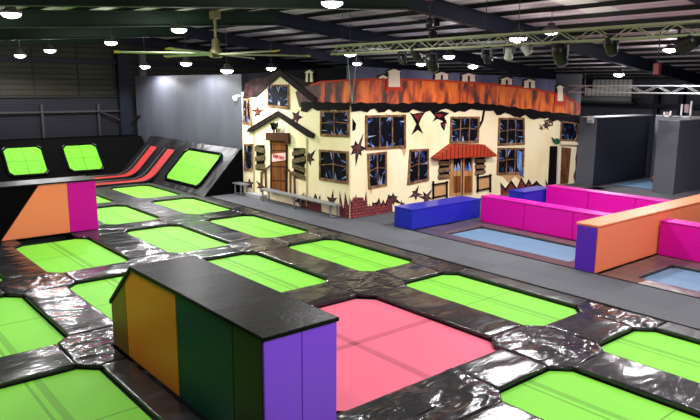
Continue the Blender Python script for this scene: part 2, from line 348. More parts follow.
trampoline('trampoline', 'large square pink trampoline with crossed seams behind the purple-ended block', *PINK, bed_pink, 'court trampolines', c=.3)
# pads
def pad_z(x, y, amp): return amp*(noise.noise(Vector((x*1.9, y*1.9, 3.1)))+.5*noise.noise(Vector((x*5, y*5, 7.7))))
def pad(outline, label, m, group, th=.10, amp=.010, bulge=.012, top=0.0, name='safety_pad'):
    """cushioned pad: fan of rings from the middle to the outline, rounded edge and skirt"""
    n0 = len(outline); P = []
    for i in range(n0):
        a = Vector(outline[i]); b_ = Vector(outline[(i+1) % n0]); k = max(1, int((b_-a).length/.13))
        for q in range(k): P.append(a.lerp(b_, q/k))
    cx = sum(p[0] for p in outline)/n0; cyy = sum(p[1] for p in outline)/n0
    xs = [p[0] for p in outline]; ys = [p[1] for p in outline]; wx, wy = max(xs)-min(xs), max(ys)-min(ys)
    # spine: long pads collapse to a line, not to a point
    def core(p):
        if wx > wy*1.3: hx = (wx-wy)/2; return Vector((min(max(p[0], cx-hx), cx+hx), cyy))
        if wy > wx*1.3: hy = (wy-wx)/2; return Vector((cx, min(max(p[1], cyy-hy), cyy+hy)))
        return Vector((cx, cyy))
    bm = bmesh.new(); rings = []
    g = .008
    for f, dz in ((.02, 1), (.3, 1), (.6, .98), (.82, .93), (.93, .8), (.985, .5), (1, -.3)):
        R = []
        for p in P:
            c0 = core(p); d = p-c0; L_ = d.length or 1; q = c0+d*(f*(L_-g)/L_)
            R.append(bm.verts.new((q[0], q[1], top-.012+bulge*dz+(pad_z(q[0], q[1], amp) if f < 1 else 0))))
        rings.append(R)
    R = []
    for p in P:
        c0 = core(p); d = p-c0; L_ = d.length or 1; q = c0+d*((L_-g-.004)/L_); R.append(bm.verts.new((q[0], q[1], top-th)))
    rings.append(R); n = len(P)
    for a, b_ in zip(rings, rings[1:]):
        for i in range(n): bm.faces.new((a[i], a[(i+1) % n], b_[(i+1) % n], b_[i]))
    bm.faces.new(rings[-1]);
    bmesh.ops.remove_doubles(bm, verts=rings[0], dist=.03)
    o = obj(name, bm, m, smooth=True); centre(o)
    tag(o, label, 'pad', group); return o
def ok(i, j): return 0 <= i < 6 and 1 <= j <= 4
skip_cells = {(4, 2), (4, 3)}
GS = 'black vinyl pads around the court trampolines'
XL, XRr = -26.36, -.7
def inpink(x0, x1, y0, y1): return x1 > PINK[0] and x0 < PINK[1] and y1 > 4.4 and y0 < PINK[3]
def rname(j): return {0: 'walkway', 1: 'walkway row', 2: 'second row', 3: 'third row', 4: 'nearest row', 5: 'wall'}[j]
def cname(i): return {-1: 'red tracks', 0: 'first', 1: 'second', 2: 'third', 3: 'fourth', 4: 'fifth', 5: 'sixth', 6: 'last'}[i]
YBOT = .45
def rowb(j):
    if j == 0: return (11.34, 11.34)
    if j == 5: return (YBOT, YBOT)
    return V[j]
# lengthways strips between rows
for j in range(0, 5):
    hi = rowb(j)[0]; lo = rowb(j+1)[1]
    for i, (x0, x1) in enumerate(U):
        if j == 4 and i in (0, 1, 5): continue
        if j == 3 and i in (0, 5): pass
        if i == 4 and j in (2, 3): continue
        a, b_ = x0+CH, x1-CH
        top_y = hi if not (j == 0 and x1 < -21.7) else 11.17
        m = pad_strip if j else pad_far
        if i == 4 and j == 1: lo2 = PINK[3]; 
        else: lo2 = lo
        if j == 0: lab = 'long worn black pad between the walkway and the %s trampoline from the red tracks' % cname(i)
        elif j == 4: lab = 'long black pad in front of the %s trampoline of the nearest row' % cname(i)
        else: lab = 'long black pad between the %s trampolines of %s and %s' % (cname(i), rname(j), rname(j+1))
        if i == 4 and j == 1: lab = 'long creased black pad between the pink trampoline and the green one behind it'
        pad([(a, lo2), (b_, lo2), (b_, top_y), (a, top_y)], lab, m if i > 1 else pad_far, GS)
# crossways strips between columns
for i in range(-1, 6):
    xa = XL if i < 0 else U[i][1]; xb = XRr if i == 5 else U[i+1][0]
    for j in (1, 2, 3, 4):
        y0, y1 = V[j]
        if j == 4 and i in (-1, 0, 5): continue
        if j == 4 and i == 4: continue
        if (i in (3, 4) and j in (2, 3)): continue
        if i < 0: lab = 'short black pad between the red tracks and the farthest trampoline of the %s' % rname(j)
        elif i == 5: lab = 'short black pad past the nearest trampoline of the %s' % rname(j)
        else: lab = 'short black pad between the %s and %s trampolines of the %s' % (cname(i), cname(i+1), rname(j))
        if i == 1 and j == 3: continue
        pad([(xa, y0+CH), (xb, y0+CH), (xb, y1-CH), (xa, y1-CH)], lab, pad_strip if i > 0 else pad_far, GS)
# pads round the pink trampoline
pad([(-10.47, 6.92), (PINK[0], 6.92), (PINK[0], 8.08), (-10.47, 8.08)], 'short black pad at the far end of the pink trampoline, back half', pad_strip, GS)
pad([(-10.47, 4.76), (PINK[0], 4.76), (PINK[0], 5.44), (-10.47, 5.44)], 'short black pad between the purple-ended block and the third-row trampoline', pad_strip, GS)
pad([(PINK[1], 6.92), (-5.09, 6.92), (-5.09, 8.08), (PINK[1], 8.08)], 'short black pad between the pink trampoline and the second-row green one at right', pad_strip, GS)
pad([(PINK[1], 4.4), (-5.09, 4.1), (-5.09, 5.44), (-4.84, 5.69), (-4.84, 6.67), (-5.09, 6.92), (PINK[1], 6.92)], 'heavily creased black pad at the near corner of the pink trampoline', pad_join, GS, amp=.035)
# junction pads
for j in range(0, 5):
    for i in range(-1, 6):
        if (i in (3, 4) and j == 2): 
            if i == 3: pad([(-10.47-CH, 5.69), (-10.47, 5.44), (PINK[0], 5.44), (PINK[0], 6.92), (-10.47, 6.92), (-10.47-CH, 6.67)], 'creased black junction pad at the far corner behind the purple-ended block', pad_join, GS, amp=.02)
            continue
        if j == 3 and i == 4: continue
        if j == 4 and i in (-1, 0, 1, 4, 5): continue
        if j == 3 and i in (-1,): pass
        xa = XL if i < 0 else U[i][1]; xb = XRr if i == 5 else U[i+1][0]
        ca = CH if i >= 0 else 0; cb = CH if i < 5 else 0
        hi = rowb(j)[0]; lo = rowb(j+1)[1]; ch = CH if j > 0 else 0; cl = CH if j < 4 else 0
        if j == 4: lo = YBOT; cl = 0
        if j == 0 and xb < -21.7: hi = 11.17
        P = []
        if ch and ca: P += [(xa, hi+ch), (xa-ca, hi)]
        else: P += [(xa-ca, hi)] if not ch else [(xa, hi+ch)]
        if cl and ca: P += [(xa-ca, lo), (xa, lo-cl)]
        else: P += [(xa-ca, lo)] if not cl else [(xa, lo-cl)]
        if cl and cb: P += [(xb, lo-cl), (xb+cb, lo)]
        else: P += [(xb+cb, lo)] if not cl else [(xb, lo-cl)]
        if ch and cb: P += [(xb+cb, hi), (xb, hi+ch)]
        else: P += [(xb+cb, hi)] if not ch else [(xb, hi+ch)]
        if j == 2 and i == 3: continue
        if j == 3 and i == 3: P = [(-10.47, 4.09), (-10.72, 3.84), (-10.72, 3.0), (-10.47, 2.75), (-9.49, 2.75), (-9.24, 3.0), (-9.24, 3.38), (-9.9, 3.40), (-9.9, 4.09)]
        where = 'between %s and %s trampolines' % (cname(i), cname(i+1)) if 0 <= i < 5 else ('beside the red tracks' if i < 0 else 'at the near end')
        rr = 'on the walkway edge' if j == 0 else ('on the near court edge' if j == 4 else 'where %s meets %s' % (rname(j), rname(j+1)))
        pad(P, 'creased black junction pad %s %s' % (where, rr), pad_join if i > 0 else pad_far, GS, amp=.02 if i > 0 else .01)
# strip in front of the block and beside it
pad([(-9.22, 3.0), (-6.36, 3.0), (-6.36, 3.4), (-9.22, 3.4)], 'narrow black pad running along the foot of the purple-ended block', pad_strip, GS)
pad([(-10.47, 4.1), (-9.9, 4.1), (-9.9, 4.45), (PINK[0], 4.45), (PINK[0], 4.75), (-10.47, 4.75)], 'small black pad tucked behind the sloping end of the block', pad_strip, GS)
pad([(PINK[0]+.02, 4.43), (PINK[1], 4.43), (PINK[1], 4.75), (PINK[0]+.02, 4.75)], 'narrow black pad between the pink trampoline and the block', pad_strip, GS)
pad([(-6.34, 2.75), (-5.09, 2.75), (-5.09, 4.08), (-5.44, 4.2), (-5.44, 3.4), (-6.34, 3.4)], 'black pad below the purple end of the block', pad_join, GS)
# ------------------------------------------------------------------ coloured blocks
def poly_panel(name, pts, fn, t0, t1, m, parent, bev=.015): return obj(name, prism(pts, fn, t0, t1, bev), m, parent)
# big centre block: length along x
bx0, bx1, by0, by1, bh = -9.86, -5.47, 3.43, 4.40, 1.46
t = thing('vaulting_block', 'long padded block with amber, green and violet sides and black vinyl top', 'padded block', ((bx0+bx1)/2, (by0+by1)/2, 0)); T = Vector(t.location)
fnx = lambda yy: (lambda a, b, tt: Vector((a, tt, b))-T)
tz = bh-.04
def topline(x): return .68+(x-bx0)/(.9)*(tz-.68) if x < bx0+.9 else tz
segs = [(-9.86, -9.24, v_olive, 'olive brown side panel at the sloping end'), (-9.24, -7.53, v_amber, 'amber side panel'), (-7.53, -6.11, v_teal, 'dark green side panel'), (-6.11, -5.50, v_moss, 'moss green side panel')]
for a, b_, m, lb in segs:
    for (ya, yb) in ((by0, by0+.12), (by1-.12, by1)):
        pts = [(a+.004, .012), (b_-.004, .012), (b_-.004, topline(b_-.004))]
        if a < bx0+.9 < b_: pts.append((bx0+.9, tz))
        pts.append((a+.004, topline(a+.004)))
        o = poly_panel('side_panel', pts, lambda p, q, tt: Vector((p, tt, q))-T, ya, yb, m, t, .01); o['label'] = lb
for (ya, yb) in ((by0, (by0+by1)/2-.003), ((by0+by1)/2+.003, by1)):
    o = obj('end_panel', box(bx1-.03-T.x, bx1-T.x, ya-T.y, yb-T.y, .012, tz, bev=.012), v_purple, t); o['label'] = 'violet end panel'
o = obj('core', prism([(bx0+.05, .01), (bx1-.04, .01), (bx1-.04, tz-.01), (bx0+.95, tz-.01), (bx0+.05, .64)], lambda p, q, tt: Vector((p, tt, q))-T, by0+.12, by1-.12), black_cloth, t)
o = obj('top_pad', prism([(bx0-.03, .66), (bx0+.9, tz), (bx1+.02, tz), (bx1+.02, tz+.05), (bx0+.88, tz+.05), (bx0-.04, .72)], lambda p, q, tt: Vector((p, tt, q))-T, by0-.02, by1+.02, .012), block_top, t); o['label'] = 'scuffed black vinyl top and slope'
# left block: length along y
lx0, lx1, ly0, ly1, lh = -19.42, -18.5, 1.6, 6.22, 1.42
t = thing('vaulting_block', 'black padded block with orange slanted panel and magenta panel, left edge of court', 'padded block', ((lx0+lx1)/2, (ly0+ly1)/2, 0)); T2 = Vector(t.location); tz2 = lh-.03
for (xa, xb) in ((lx1-.1, lx1), (lx0, lx0+.1)):
    fn = lambda p, q, tt: Vector((tt, p, q))-T2
    o = poly_panel('side_panel', [(3.72, .012), (5.45, .012), (5.45, tz2), (4.74, tz2)], fn, xa, xb, v_orange, t); o['label'] = 'orange panel with slanted edge'
    o = poly_panel('side_panel', [(5.455, .012), (ly1, .012), (ly1, tz2), (5.455, tz2)], fn, xa, xb, v_magenta, t); o['label'] = 'magenta panel'
    o = poly_panel('side_panel', [(ly0, .012), (3.70, .012), (4.72, tz2), (ly0, tz2)], fn, xa, xb, black_cloth, t); o['label'] = 'black panel'
obj('core', box(lx0+.1-T2.x, lx1-.1-T2.x, ly0+.02-T2.y, ly1-.02-T2.y, .01, tz2-.01), black_cloth, t)
obj('end_panel', box(lx0+.1-T2.x, lx1-.1-T2.x, ly1-.02-T2.y, ly1-T2.y, .01, tz2), v_magenta, t)
obj('top_pad', box(lx0-.02-T2.x, lx1+.02-T2.x, ly0-T2.y, ly1+.02-T2.y, tz2, tz2+.04, bev=.012), block_top, t)
# ------------------------------------------------------------------ ramps at the far end
SR0, SR1 = -29.94, -21.7            # side ramp rises towards +y
RY0, RY1, RH = 11.19, 12.75, 1.67
t = thing('padded_ramp', 'black padded ramp rising to the blue-grey wall beyond the court', 'ramp', (-25.8, RY0, 0)); T = Vector(t.location)
obj('slope_pad', prism([(RY0, .0), (RY1, RH), (RY1, RH-.1), (RY0+.12, .0)], lambda p, q, tt: Vector((tt, p, q))-T, SR0, SR1-.03, .004), ramp_vinyl, t)
obj('end_panel', prism([(RY0+.02, -.0), (RY1, RH-.02), (12.96, RH-.02), (12.96, 0)], lambda p, q, tt: Vector((tt, p, q))-T, SR1-.03, SR1), black_cloth, t)
obj('core', prism([(RY0+.15, 0), (RY1, RH-.12), (12.96, RH-.12), (12.96, 0)], lambda p, q, tt: Vector((tt, p, q))-T, SR0, SR1-.03), black_cloth, t)
obj('top_pad', box(SR0-T.x, SR1-T.x, RY1-T.y, 12.96-T.y, RH-.1, RH, bev=.02), ramp_vinyl, t)
ang = math.atan2(RH, RY1-RY0)
def ramp_bed(cx, w, s0, s1, label, m, c=.16, tilt='y'):
    """bed lying on a slope; s0,s1 distances up the slope"""
    L_ = s1-s0; sm = (s0+s1)/2
    if tilt == 'y': loc = Vector((cx, RY0+sm*math.cos(ang), sm*math.sin(ang))); rot = (ang, 0, 0); nrm = Vector((0, -math.sin(ang), math.cos(ang)))
    else: loc = Vector((EX0-sm*math.cos(ang2), cx, sm*math.sin(ang2))); rot = (ang2, 0, PI/2); nrm = Vector((math.sin(ang2), 0, math.cos(ang2)))
    t = thing('sloped_trampoline', label, 'trampoline', loc+nrm*.012, 0); t.rotation_euler = rot
    obj('bed', bed_mesh(w, L_, c), m, t, (0, 0, .03))
    obj('edge_pad', inset_ring(-w/2, w/2, -L_/2, L_/2, c, .1, 0, .06), black_cloth, t)
    # small pale corner straps that show at the corners of the bed
    for sx, sy in ((1, 1), (-1, 1), (1, -1)):
        x, y_ = sx*(w/2-.02), sy*(L_/2-.02); obj('corner_strap', tube((x-.07*sx, y_+.06*sy, .07), (x+.06*sx, y_-.07*sy, .07), .009, 6), bench_m, t)
    return t
ramp_bed(-24.02, 2.9, .34, 1.84, 'lime green trampoline set in the ramp against the blue-grey wall', bed_wall)
# red tumble tracks : flat run, curve, slope
def track(x0, x1, label, z=.05, top=1.24):
    r = 1.1; a = ang; pts = []
    # tangent arc between floor and slope line
    tt_ = r*math.tan(a/2)
    n = 10
    pts.append((3.6, z)); pts.append((RY0-tt_, z))
    for i in range(1, n+1):
        q = a*i/n; pts.append((RY0-tt_+r*math.sin(q), z+r*(1-math.cos(q))))
    end = top/math.sin(a); pts.append((RY0+end*math.cos(a), z+end*math.sin(a)))
    t = thing('tumble_track', label, 'tumble track', ((x0+x1)/2, RY0-2, 0)); T = Vector(t.location)
    low = [(p[0]+.02, p[1]-.05) for p in pts]
    def strip(xa, xb, dz, th, nm, m, cut=0):
        P = [(p[0], p[1]+dz) for p in pts]; Q = [(p[0], p[1]+dz-th) for p in pts]
        bm = bmesh.new()
        rows = [[bm.verts.new(Vector((xx, p[0], p[1]))-T) for p in R] for xx in (xa, xb) for R in (P, Q)]
        n = len(pts)
        for i in range(n-1):
            bm.faces.new((rows[0][i], rows[0][i+1], rows[2][i+1], rows[2][i])); bm.faces.new((rows[1][i], rows[3][i], rows[3][i+1], rows[1][i+1]))
            bm.faces.new((rows[0][i], rows[1][i], rows[1][i+1], rows[0][i+1])); bm.faces.new((rows[2][i], rows[2][i+1], rows[3][i+1], rows[3][i]))
        for i in (0, n-1): bm.faces.new((rows[0][i], rows[2][i], rows[3][i], rows[1][i]))
        return obj(nm, bm, m, t)
    strip(x0, x1, 0, .04, 'bed', red_bed)
    for xa, xb in ((x0-.3, x0), (x1, x1+.12)):
        strip(xa, xb, .02, .07, 'edge_pad', ramp_vinyl)
    strip(x0-.3, x0-.28, .03, .03, 'piping', bench_m)
track(-27.2, -26.5, 'red tumble track nearer the green wall trampoline, curving up the ramp')
track(-29.0, -28.3, 'red tumble track nearer the far corner, curving up the ramp')
pad([(-29.85, 3.6), (-29.32, 3.6), (-29.32, 11.1), (-29.85, 11.1)], 'long black pad between the end ramp and the red tracks', pad_far, GS)
pad([(-28.16, 3.6), (-27.52, 3.6), (-27.52, 10.6), (-28.16, 10.6)], 'long black pad between the two red tracks', pad_far, GS)
EX0, EX1, EH = -29.95, -31.4, 1.58
ang2 = math.atan2(EH, EX0-EX1)
t = thing('padded_ramp', 'black padded end ramp holding two green trampolines under the corrugated wall', 'ramp', (EX0, 6.4, 0)); T = Vector(t.location)
obj('slope_pad', prism([(EX0, .0), (EX1, EH), (EX1, EH-.1), (EX0-.12, .0)], lambda p, q, tt: Vector((p, tt, q))-T, 1.5, 12.9, .004), black_cloth, t)
obj('core', prism([(EX0-.15, 0), (EX1, EH-.12), (-32.6, EH-.12), (-32.6, 0)], lambda p, q, tt: Vector((p, tt, q))-T, 1.5, 12.9), black_cloth, t)
obj('top_pad', box(-32.6-T.x, EX1-T.x, 1.5-T.y, 12.9-T.y, EH-.1, EH, bev=.02), black_cloth, t)
ramp_bed(7.38, 1.5, .3, 1.75, 'left lime green trampoline on the end ramp under the corrugated wall', bed_wall, tilt='x')
ramp_bed(9.8, 1.45, .3, 1.72, 'right lime green trampoline on the end ramp, nearer the red tracks', bed_wall, tilt='x')
# ------------------------------------------------------------------ painted house facade
YW, XW = 12.8, -15.3
HTOP = 4.62
def PA(px, py): p = hit(px, py, 1, YW); return (p.x, p.z)
def PB(px, py): p = hit(px, py, 0, XW); return (p.y, p.z)
house = thing('painted_house', 'cream painted haunted house mural with orange roof along the walkway', 'mural', (XW, YW, 0)); TH = Vector(house.location)
fA = lambda a, b, t: Vector((a, YW-t, b))-TH
fB = lambda a, b, t: Vector((XW+t, a, b))-TH
def rel(side, name, pts, z0, z1, m, parent=None, label=None, world=False):
    """thin painted relief on facade side A (faces the walkway) or B (faces the second arena)"""
    P = pts if world else [(PA if side == 'A' else PB)(*p) for p in pts]
    P = [(max(p[0], -21.6) if side == 'A' else p[0], max(p[1], .01)) for p in P]
    if side == 'A': P = [(min(p[0], XW+.0), p[1]) for p in P]
    else: P = [(min(max(p[0], YW), 25.4), p[1]) for p in P]
    bm = prism(P, fA if side == 'A' else fB, z0, z1)
    o = obj(name, bm, m, parent or house)
    if label: o['label'] = label
    return o
# cream wall bodies with ragged top
obj('wall_panel', prism([(-21.6, 0), (XW-.2, 0), (XW-.2, 4.6), (-21.6, 4.45)], fA, -.2, 0), mat('dark_sky_paint', (.006, .0065, .010), .8, spec=.05), house)
obj('wall_panel', prism([(YW, 0), (25.4, 0), (25.4, 4.3), (YW, HTOP)], fB, -.2, 0), p_sky, house)
rel('A', 'cream_wall', [(243, 205), (242, 92), (262, 92), (281, 74), (302, 92), (316, 108), (330, 106), (352, 106), (352, 225), (300, 215)], 0, .012, p_cream)
rag = []
random.seed(3)
x = 582
while x > 349:
    base = 106 if x < 480 else 106+(x-480)*.125
    if x > 470: base = 106+(x-470)*.1
    rag.append((x, base+random.uniform(-1.6, 2.2))); x -= random.uniform(4, 9)
rag.append((348, 106))
rel('B', 'cream_wall', [(348, 225), (440, 210), (520, 197), (574, 190), (577, 184), (573, 176), (577, 168), (575, 158), (579, 150), (578, 138), (582, 128)]+rag, 0, .012, p_cream)
# roof band
rel('A', 'roof', [(300, 107), (296, 92), (312, 84), (322, 81), (352, 79), (352, 105), (330, 104), (316, 106)], .012, .03, p_roof)
rel('B', 'roof', [(347, 107), (347, 79), (380, 78), (420, 79), (460, 81), (500, 84), (530, 87.5), (552, 92), (565, 96), (575, 101), (581, 107), (583, 121), (560, 116), (530, 111), (480, 107), (420, 106)], .012, .03, p_roof)
for sd, P in (('B', [(347, 79), (380, 78), (420, 79), (460, 81), (500, 84), (530, 87.5), (552, 92), (565, 96), (575, 101), (580, 106)]), ('A', [(312, 84), (322, 81), (352, 79)])):
    rel(sd, 'ridge_line', P+[(p[0], p[1]+2) for p in reversed(P)], .03, .036, p_ridge)
# ragged black eave
random.seed(5)
def ragged(x0, x1, top, bot, jit, step=5):
    up = []; dn = []; x = x0
    while x < x1: up.append((x, top(x)+random.uniform(-1, 1))); dn.append((x, bot(x)+random.uniform(-jit, jit))); x += random.uniform(step*.5, step*1.4)
    up.append((x1, top(x1))); dn.append((x1, bot(x1))); return up+dn[::-1]
eb = lambda x: 108.5 if x < 480 else 108.5+(x-480)*.125
rel('B', 'eave', ragged(347, 582, lambda x: eb(x)-5.5, lambda x: eb(x)+2.2, 2.2), .03, .045, p_black)
rel('A', 'eave', ragged(302, 352, lambda x: 102, lambda x: 110, 2.2), .03, .045, p_black)
# gable end of the house (left)
rel('A', 'gable_roof', [(243, 100), (246, 84), (252, 79), (268, 77), (281, 69), (254, 97)], .012, .03, paint('maroon_shingle_paint', (58, 34, 32), (lin((26, 18, 18)), 4, .4, .6, (1, 1, 1))))
rel('A', 'gable_roof', [(283, 70), (300, 78), (314, 82), (317, 92), (322, 105), (312, 106)], .012, .028, p_dkbrown)
rel('A', 'barge_board', [(281, 69.5), (318, 98), (317, 102), (313, 102), (281, 76), (257, 97), (253, 97), (254, 92.5)], .03, .06, p_dkbrown)
rel('A', 'porch_roof', [(279.5, 111), (316, 134), (315, 138), (310, 137), (279.5, 116), (254, 131.5), (249, 132), (250, 128.5)], .03, .1, p_dkbrown, label='dark brown gabled porch hood over the single door')
p_pipe = paint('pale_pipe_paint', (170, 165, 120))
for px in (254.5, 307.5): rel('A', 'drainpipe', [(px-.4, 133 if px < 300 else 138), (px+.4, 133 if px < 300 else 138), (px+.4, 195+(px-250)*.2), (px-.6, 195+(px-250)*.2)], .012, .04, p_pipe)
# chimneys
def chimney(sd, x0, x1, y0, y1, big):
    P = [(x0, y1), (x0+.5, y0+2), (x0-1, y0+1.5), ((x0+x1)/2, y0-1), (x1+1, y0+1.5), (x1-.5, y0+2), (x1, y1)]
    c = rel(sd, 'chimney', P, .03, .06, p_white)
    rel(sd, 'chimney_outline', [(p[0]+(-1.5 if p[0] < (x0+x1)/2 else 1.5), p[1]-(1.4 if p[1] < y1 else 0)) for p in P], .02, .034, p_dkbrown, c)
    if big: rel(sd, 'chimney_base', [(x0-2, y1-8), (x0, y1-8), (x0, y1), (x1, y1), (x1, y1-8), (x1+2, y1-8), (x1+2.5, y1+4), (x0-2.5, y1+4)], .036, .07, p_ridge, c)
    else:
        rel(sd, 'chimney_slot', [((x0+x1)/2-1, y0+2), ((x0+x1)/2+1, y0+2), ((x0+x1)/2+1, y1), ((x0+x1)/2-1, y1)], .06, .064, p_dkbrown, c)
for a in (('B', 387, 399, 70, 87, True), ('B', 434, 447, 73, 79.5, False), ('B', 461, 474, 74, 81.5, False), ('B', 500, 511, 78, 84.5, False), ('B', 523, 534, 80, 88, False), ('B', 556, 562, 86, 101, True), ('B', 378, 386, 76, 78.5, False), ('A', 307, 314, 71, 82, False)): chimney(*a)
# windows
def window(sd, q, bars=(1, 1), seed=0, parent_label=None, curtain=False, sill=True):
    """q: four corners TL TR BR BL in photo points"""
    f = PA if sd == 'A' else PB
    Q = [Vector(f(*p)) for p in q]
    def pt(u, v): return Q[0].lerp(Q[1], u).lerp(Q[3].lerp(Q[2], u), v)
    def rr(u0, u1, v0, v1): return [pt(u0, v0), pt(u1, v0), pt(u1, v1), pt(u0, v1)]
    w = rel(sd, 'window', rr(0, 1, 0, 1), .012, .02, p_pane, world=True)
    if parent_label: w['label'] = parent_label
    fn = fA if sd == 'A' else fB
    W = (Q[1]-Q[0]).length; Hh = (Q[3]-Q[0]).length; t = .05; tu, tv = t/W, t/Hh
    bm = bmesh.new()
    for R in (rr(-tu, 1+tu, -tv, 0.02), rr(-tu, 1+tu, .98, 1+tv*1.3), rr(-tu, .02, 0, 1), rr(.98, 1+tu, 0, 1)): prism(R, fn, .012, .05, bm=bm)
    for i in range(bars[0]):
        u = (i+1)/(bars[0]+1); prism(rr(u-tu*.35, u+tu*.35, 0, 1), fn, .02, .042, bm=bm)
    for i in range(bars[1]):
        v = (i+1)/(bars[1]+1)-.05; prism([pt(0, v+.04), pt(.5, v-.04), pt(1, v+.02), pt(1, v+.02+tv*.6), pt(.5, v-.04+tv*.6), pt(0, v+.04+tv*.6)], fn, .02, .04, bm=bm)
    obj('frame', bm, p_frame, w)
    random.seed(seed)
    for k in range(6):
        u = random.random(); side = random.choice((0, 1, 1)); d = random.uniform(.14, .34); s = random.uniform(.025, .045)
        a = pt(max(u-s, .01), side); b_ = pt(min(u+s, .99), side); c = pt(min(max(u+random.uniform(-.1, .1), .02), .98), abs(side-d))
        obj('glass_shard', prism([a, b_, c], fn, .02, .028), p_shard, w)
    for k in range(4):
        v = random.random()*.8; side = random.choice((0, 1)); a = pt(side, v); b_ = pt(side, v+.06); c = pt(abs(side-random.uniform(.12, .26)), v+random.uniform(-.1, .2))
        obj('glass_shard', prism([a, b_, c], fn, .02, .028), p_shard, w)
    if curtain: rel(sd, 'torn_curtain', [(516, 150), (521, 152), (520.5, 166), (523, 178), (519, 174), (516, 166)], .045, .06, p_curtain, w)
    return w
window('A', [(269, 86), (289, 86), (289, 107), (269, 105)], (0, 0), 1)
window('A', [(322, 112), (349, 112), (349, 135), (322, 134)], (1, 1), 2)
window('A', [(321, 151), (348, 153), (348, 182), (321, 178)], (1, 1), 3)
window('A', [(245.5, 145), (253, 145), (253, 169), (245.5, 169)], (0, 0), 4)
window('A', [(244.5, 100), (250, 100), (252, 123), (244.5, 122)], (1, 0), 14)
window('B', [(366, 117), (404, 116), (404, 146), (366, 148)], (2, 0), 5)
window('B', [(368, 155), (385, 153), (385, 184), (369, 187)], (1, 1), 6)
window('B', [(410, 151), (427, 150), (427, 179), (408, 183)], (1, 1), 7)
window('B', [(451, 118), (478, 118), (477, 141), (450, 142)], (2, 1), 8)
window('B', [(499, 119), (523, 119), (523, 143), (498, 144)], (2, 1), 9)
window('B', [(498, 149), (523, 149), (522, 172), (497, 173)], (2, 1), 10, curtain=True)
window('B', [(561, 122), (577, 124), (576, 140), (560, 139)], (0, 0), 11)
# single door with lintel, sign, cat
d = rel('A', 'door', [(273, 140), (287, 140), (286.5, 192), (273, 191)], .012, .05, p_door, label='brown plank door with a red and pale sign')
for k in (150, 166, 180): rel('A', 'door_rail', [(273.5, k), (286.5, k+.3), (286.5, k+1.2), (273.5, k+.9)], .05, .055, p_dkbrown, d)
rel('A', 'door_knob', [(285, 171), (286, 171), (286, 172.3), (285, 172.3)], .05, .08, black_p, d)
rel('A', 'door_frame', [(271.5, 140), (273, 140), (273, 192), (271.5, 192)], .012, .06, p_dkbrown, d); rel('A', 'door_frame', [(287, 140), (288.3, 140), (288, 193.5), (286.8, 193)], .012, .06, p_dkbrown, d)
rel('A', 'lintel', [(269, 132.5), (291, 133), (291.5, 144), (289, 144.5), (289, 141), (269, 140)], .04, .14, paint('lintel_paint', (74, 46, 32)))
sg = rel('A', 'door_sign', [(273.5, 154), (287, 152.5), (287, 160), (273.5, 161.8)], .055, .065, p_sign, d, label='pale sign with red lettering')
rel('A', 'cat_silhouette', [(277, 133), (276.5, 128), (275.5, 126), (274.5, 122.5), (273.5, 122.8), (274.8, 127), (275.6, 130), (276.6, 124.5), (277.2, 121.5), (278.3, 123), (280.3, 123), (281.5, 121.7), (281.6, 125.5), (280.6, 127.5), (281, 133), (279.8, 133), (279.4, 129), (278.4, 129), (278, 133)], .14, .155, p_cat, label='black cat standing on the lintel')
# lettering
def text3(s, size, mtx, m, parent, name='lettering', ext=.003):
    cu = bpy.data.curves.new(name, 'FONT'); cu.body = s; cu.size = size; cu.extrude = ext; cu.offset = .006 if size < .2 else 0; cu.align_x = 'CENTER'; cu.align_y = 'CENTER'
    to = bpy.data.objects.new('tmp', cu); COL.objects.link(to)
    dg = bpy.context.evaluated_depsgraph_get(); me = bpy.data.meshes.new_from_object(to.evaluated_get(dg)); bpy.data.objects.remove(to)
    me.transform(mtx); me.materials.clear(); me.materials.append(m)
    o = bpy.data.objects.new(name, me); COL.objects.link(o); o.parent = parent; return o
p = Vector((*(lambda q: (q[0], 0, q[1]))(PA(280.2, 157.1)),)); pc = Vector((p.x, YW-.07, p.z))-TH
text3('KEEP OUT', .15, Matrix.Translation(pc) @ Matrix.Rotation(math.radians(3), 4, 'Y') @ Matrix.Rotation(PI/2, 4, 'X'), p_red, d)
# steps
o = obj('door_step', prism([(-20.95, 0), (-19.95, 0), (-19.95, .14), (-20.95, .14)], fA, 0, .32, .01), mat('pale_step', (.35, .36, .38), .6), house)
# boarded shutters
def boarded(sd, q, n, m, seed):
    f = PA if sd == 'A' else PB; Q = [Vector(f(*p)) for p in q]
    def pt(u, v): return Q[0].lerp(Q[1], u).lerp(Q[3].lerp(Q[2], u), v)
    s = rel(sd, 'boarded_opening', Q, .012, .02, p_black, world=True); random.seed(seed)
    for k in range(n):
        v = (k+.25)/n; a = random.uniform(-.06, .06)
        rel(sd, 'board', [pt(-.08, v+a), pt(1.08, v-a), pt(1.1, v-a+.6/n), pt(-.1, v+a+.6/n)], .02, .045, m, s, world=True)
boarded('A', [(256.5, 145), (265, 145), (265, 171), (257, 170)], 3, p_board, 1)
boarded('A', [(294, 148), (305, 148), (305, 180), (294, 178)], 4, p_board, 2)
boarded('B', [(439, 160), (449, 159), (449, 179), (438, 180)], 3, p_board2, 3)
boarded('B', [(475, 158), (484, 157), (484, 174), (475, 176)], 3, p_board2, 4)
# handrails of the single door
for pts in ([(262, 172), (271, 165), (271, 166.2), (263.2, 173.4), (262.8, 192), (261.8, 192)], [(266, 170), (267, 169.4), (267.5, 190), (266.5, 190)], [(288, 169), (289, 168.4), (296, 175), (296.5, 198), (295.4, 198), (295, 176)], [(291, 172), (292, 172.6), (292, 196), (291, 196)]):
    rel('A', 'handrail', pts, .03, .07, p_brown)
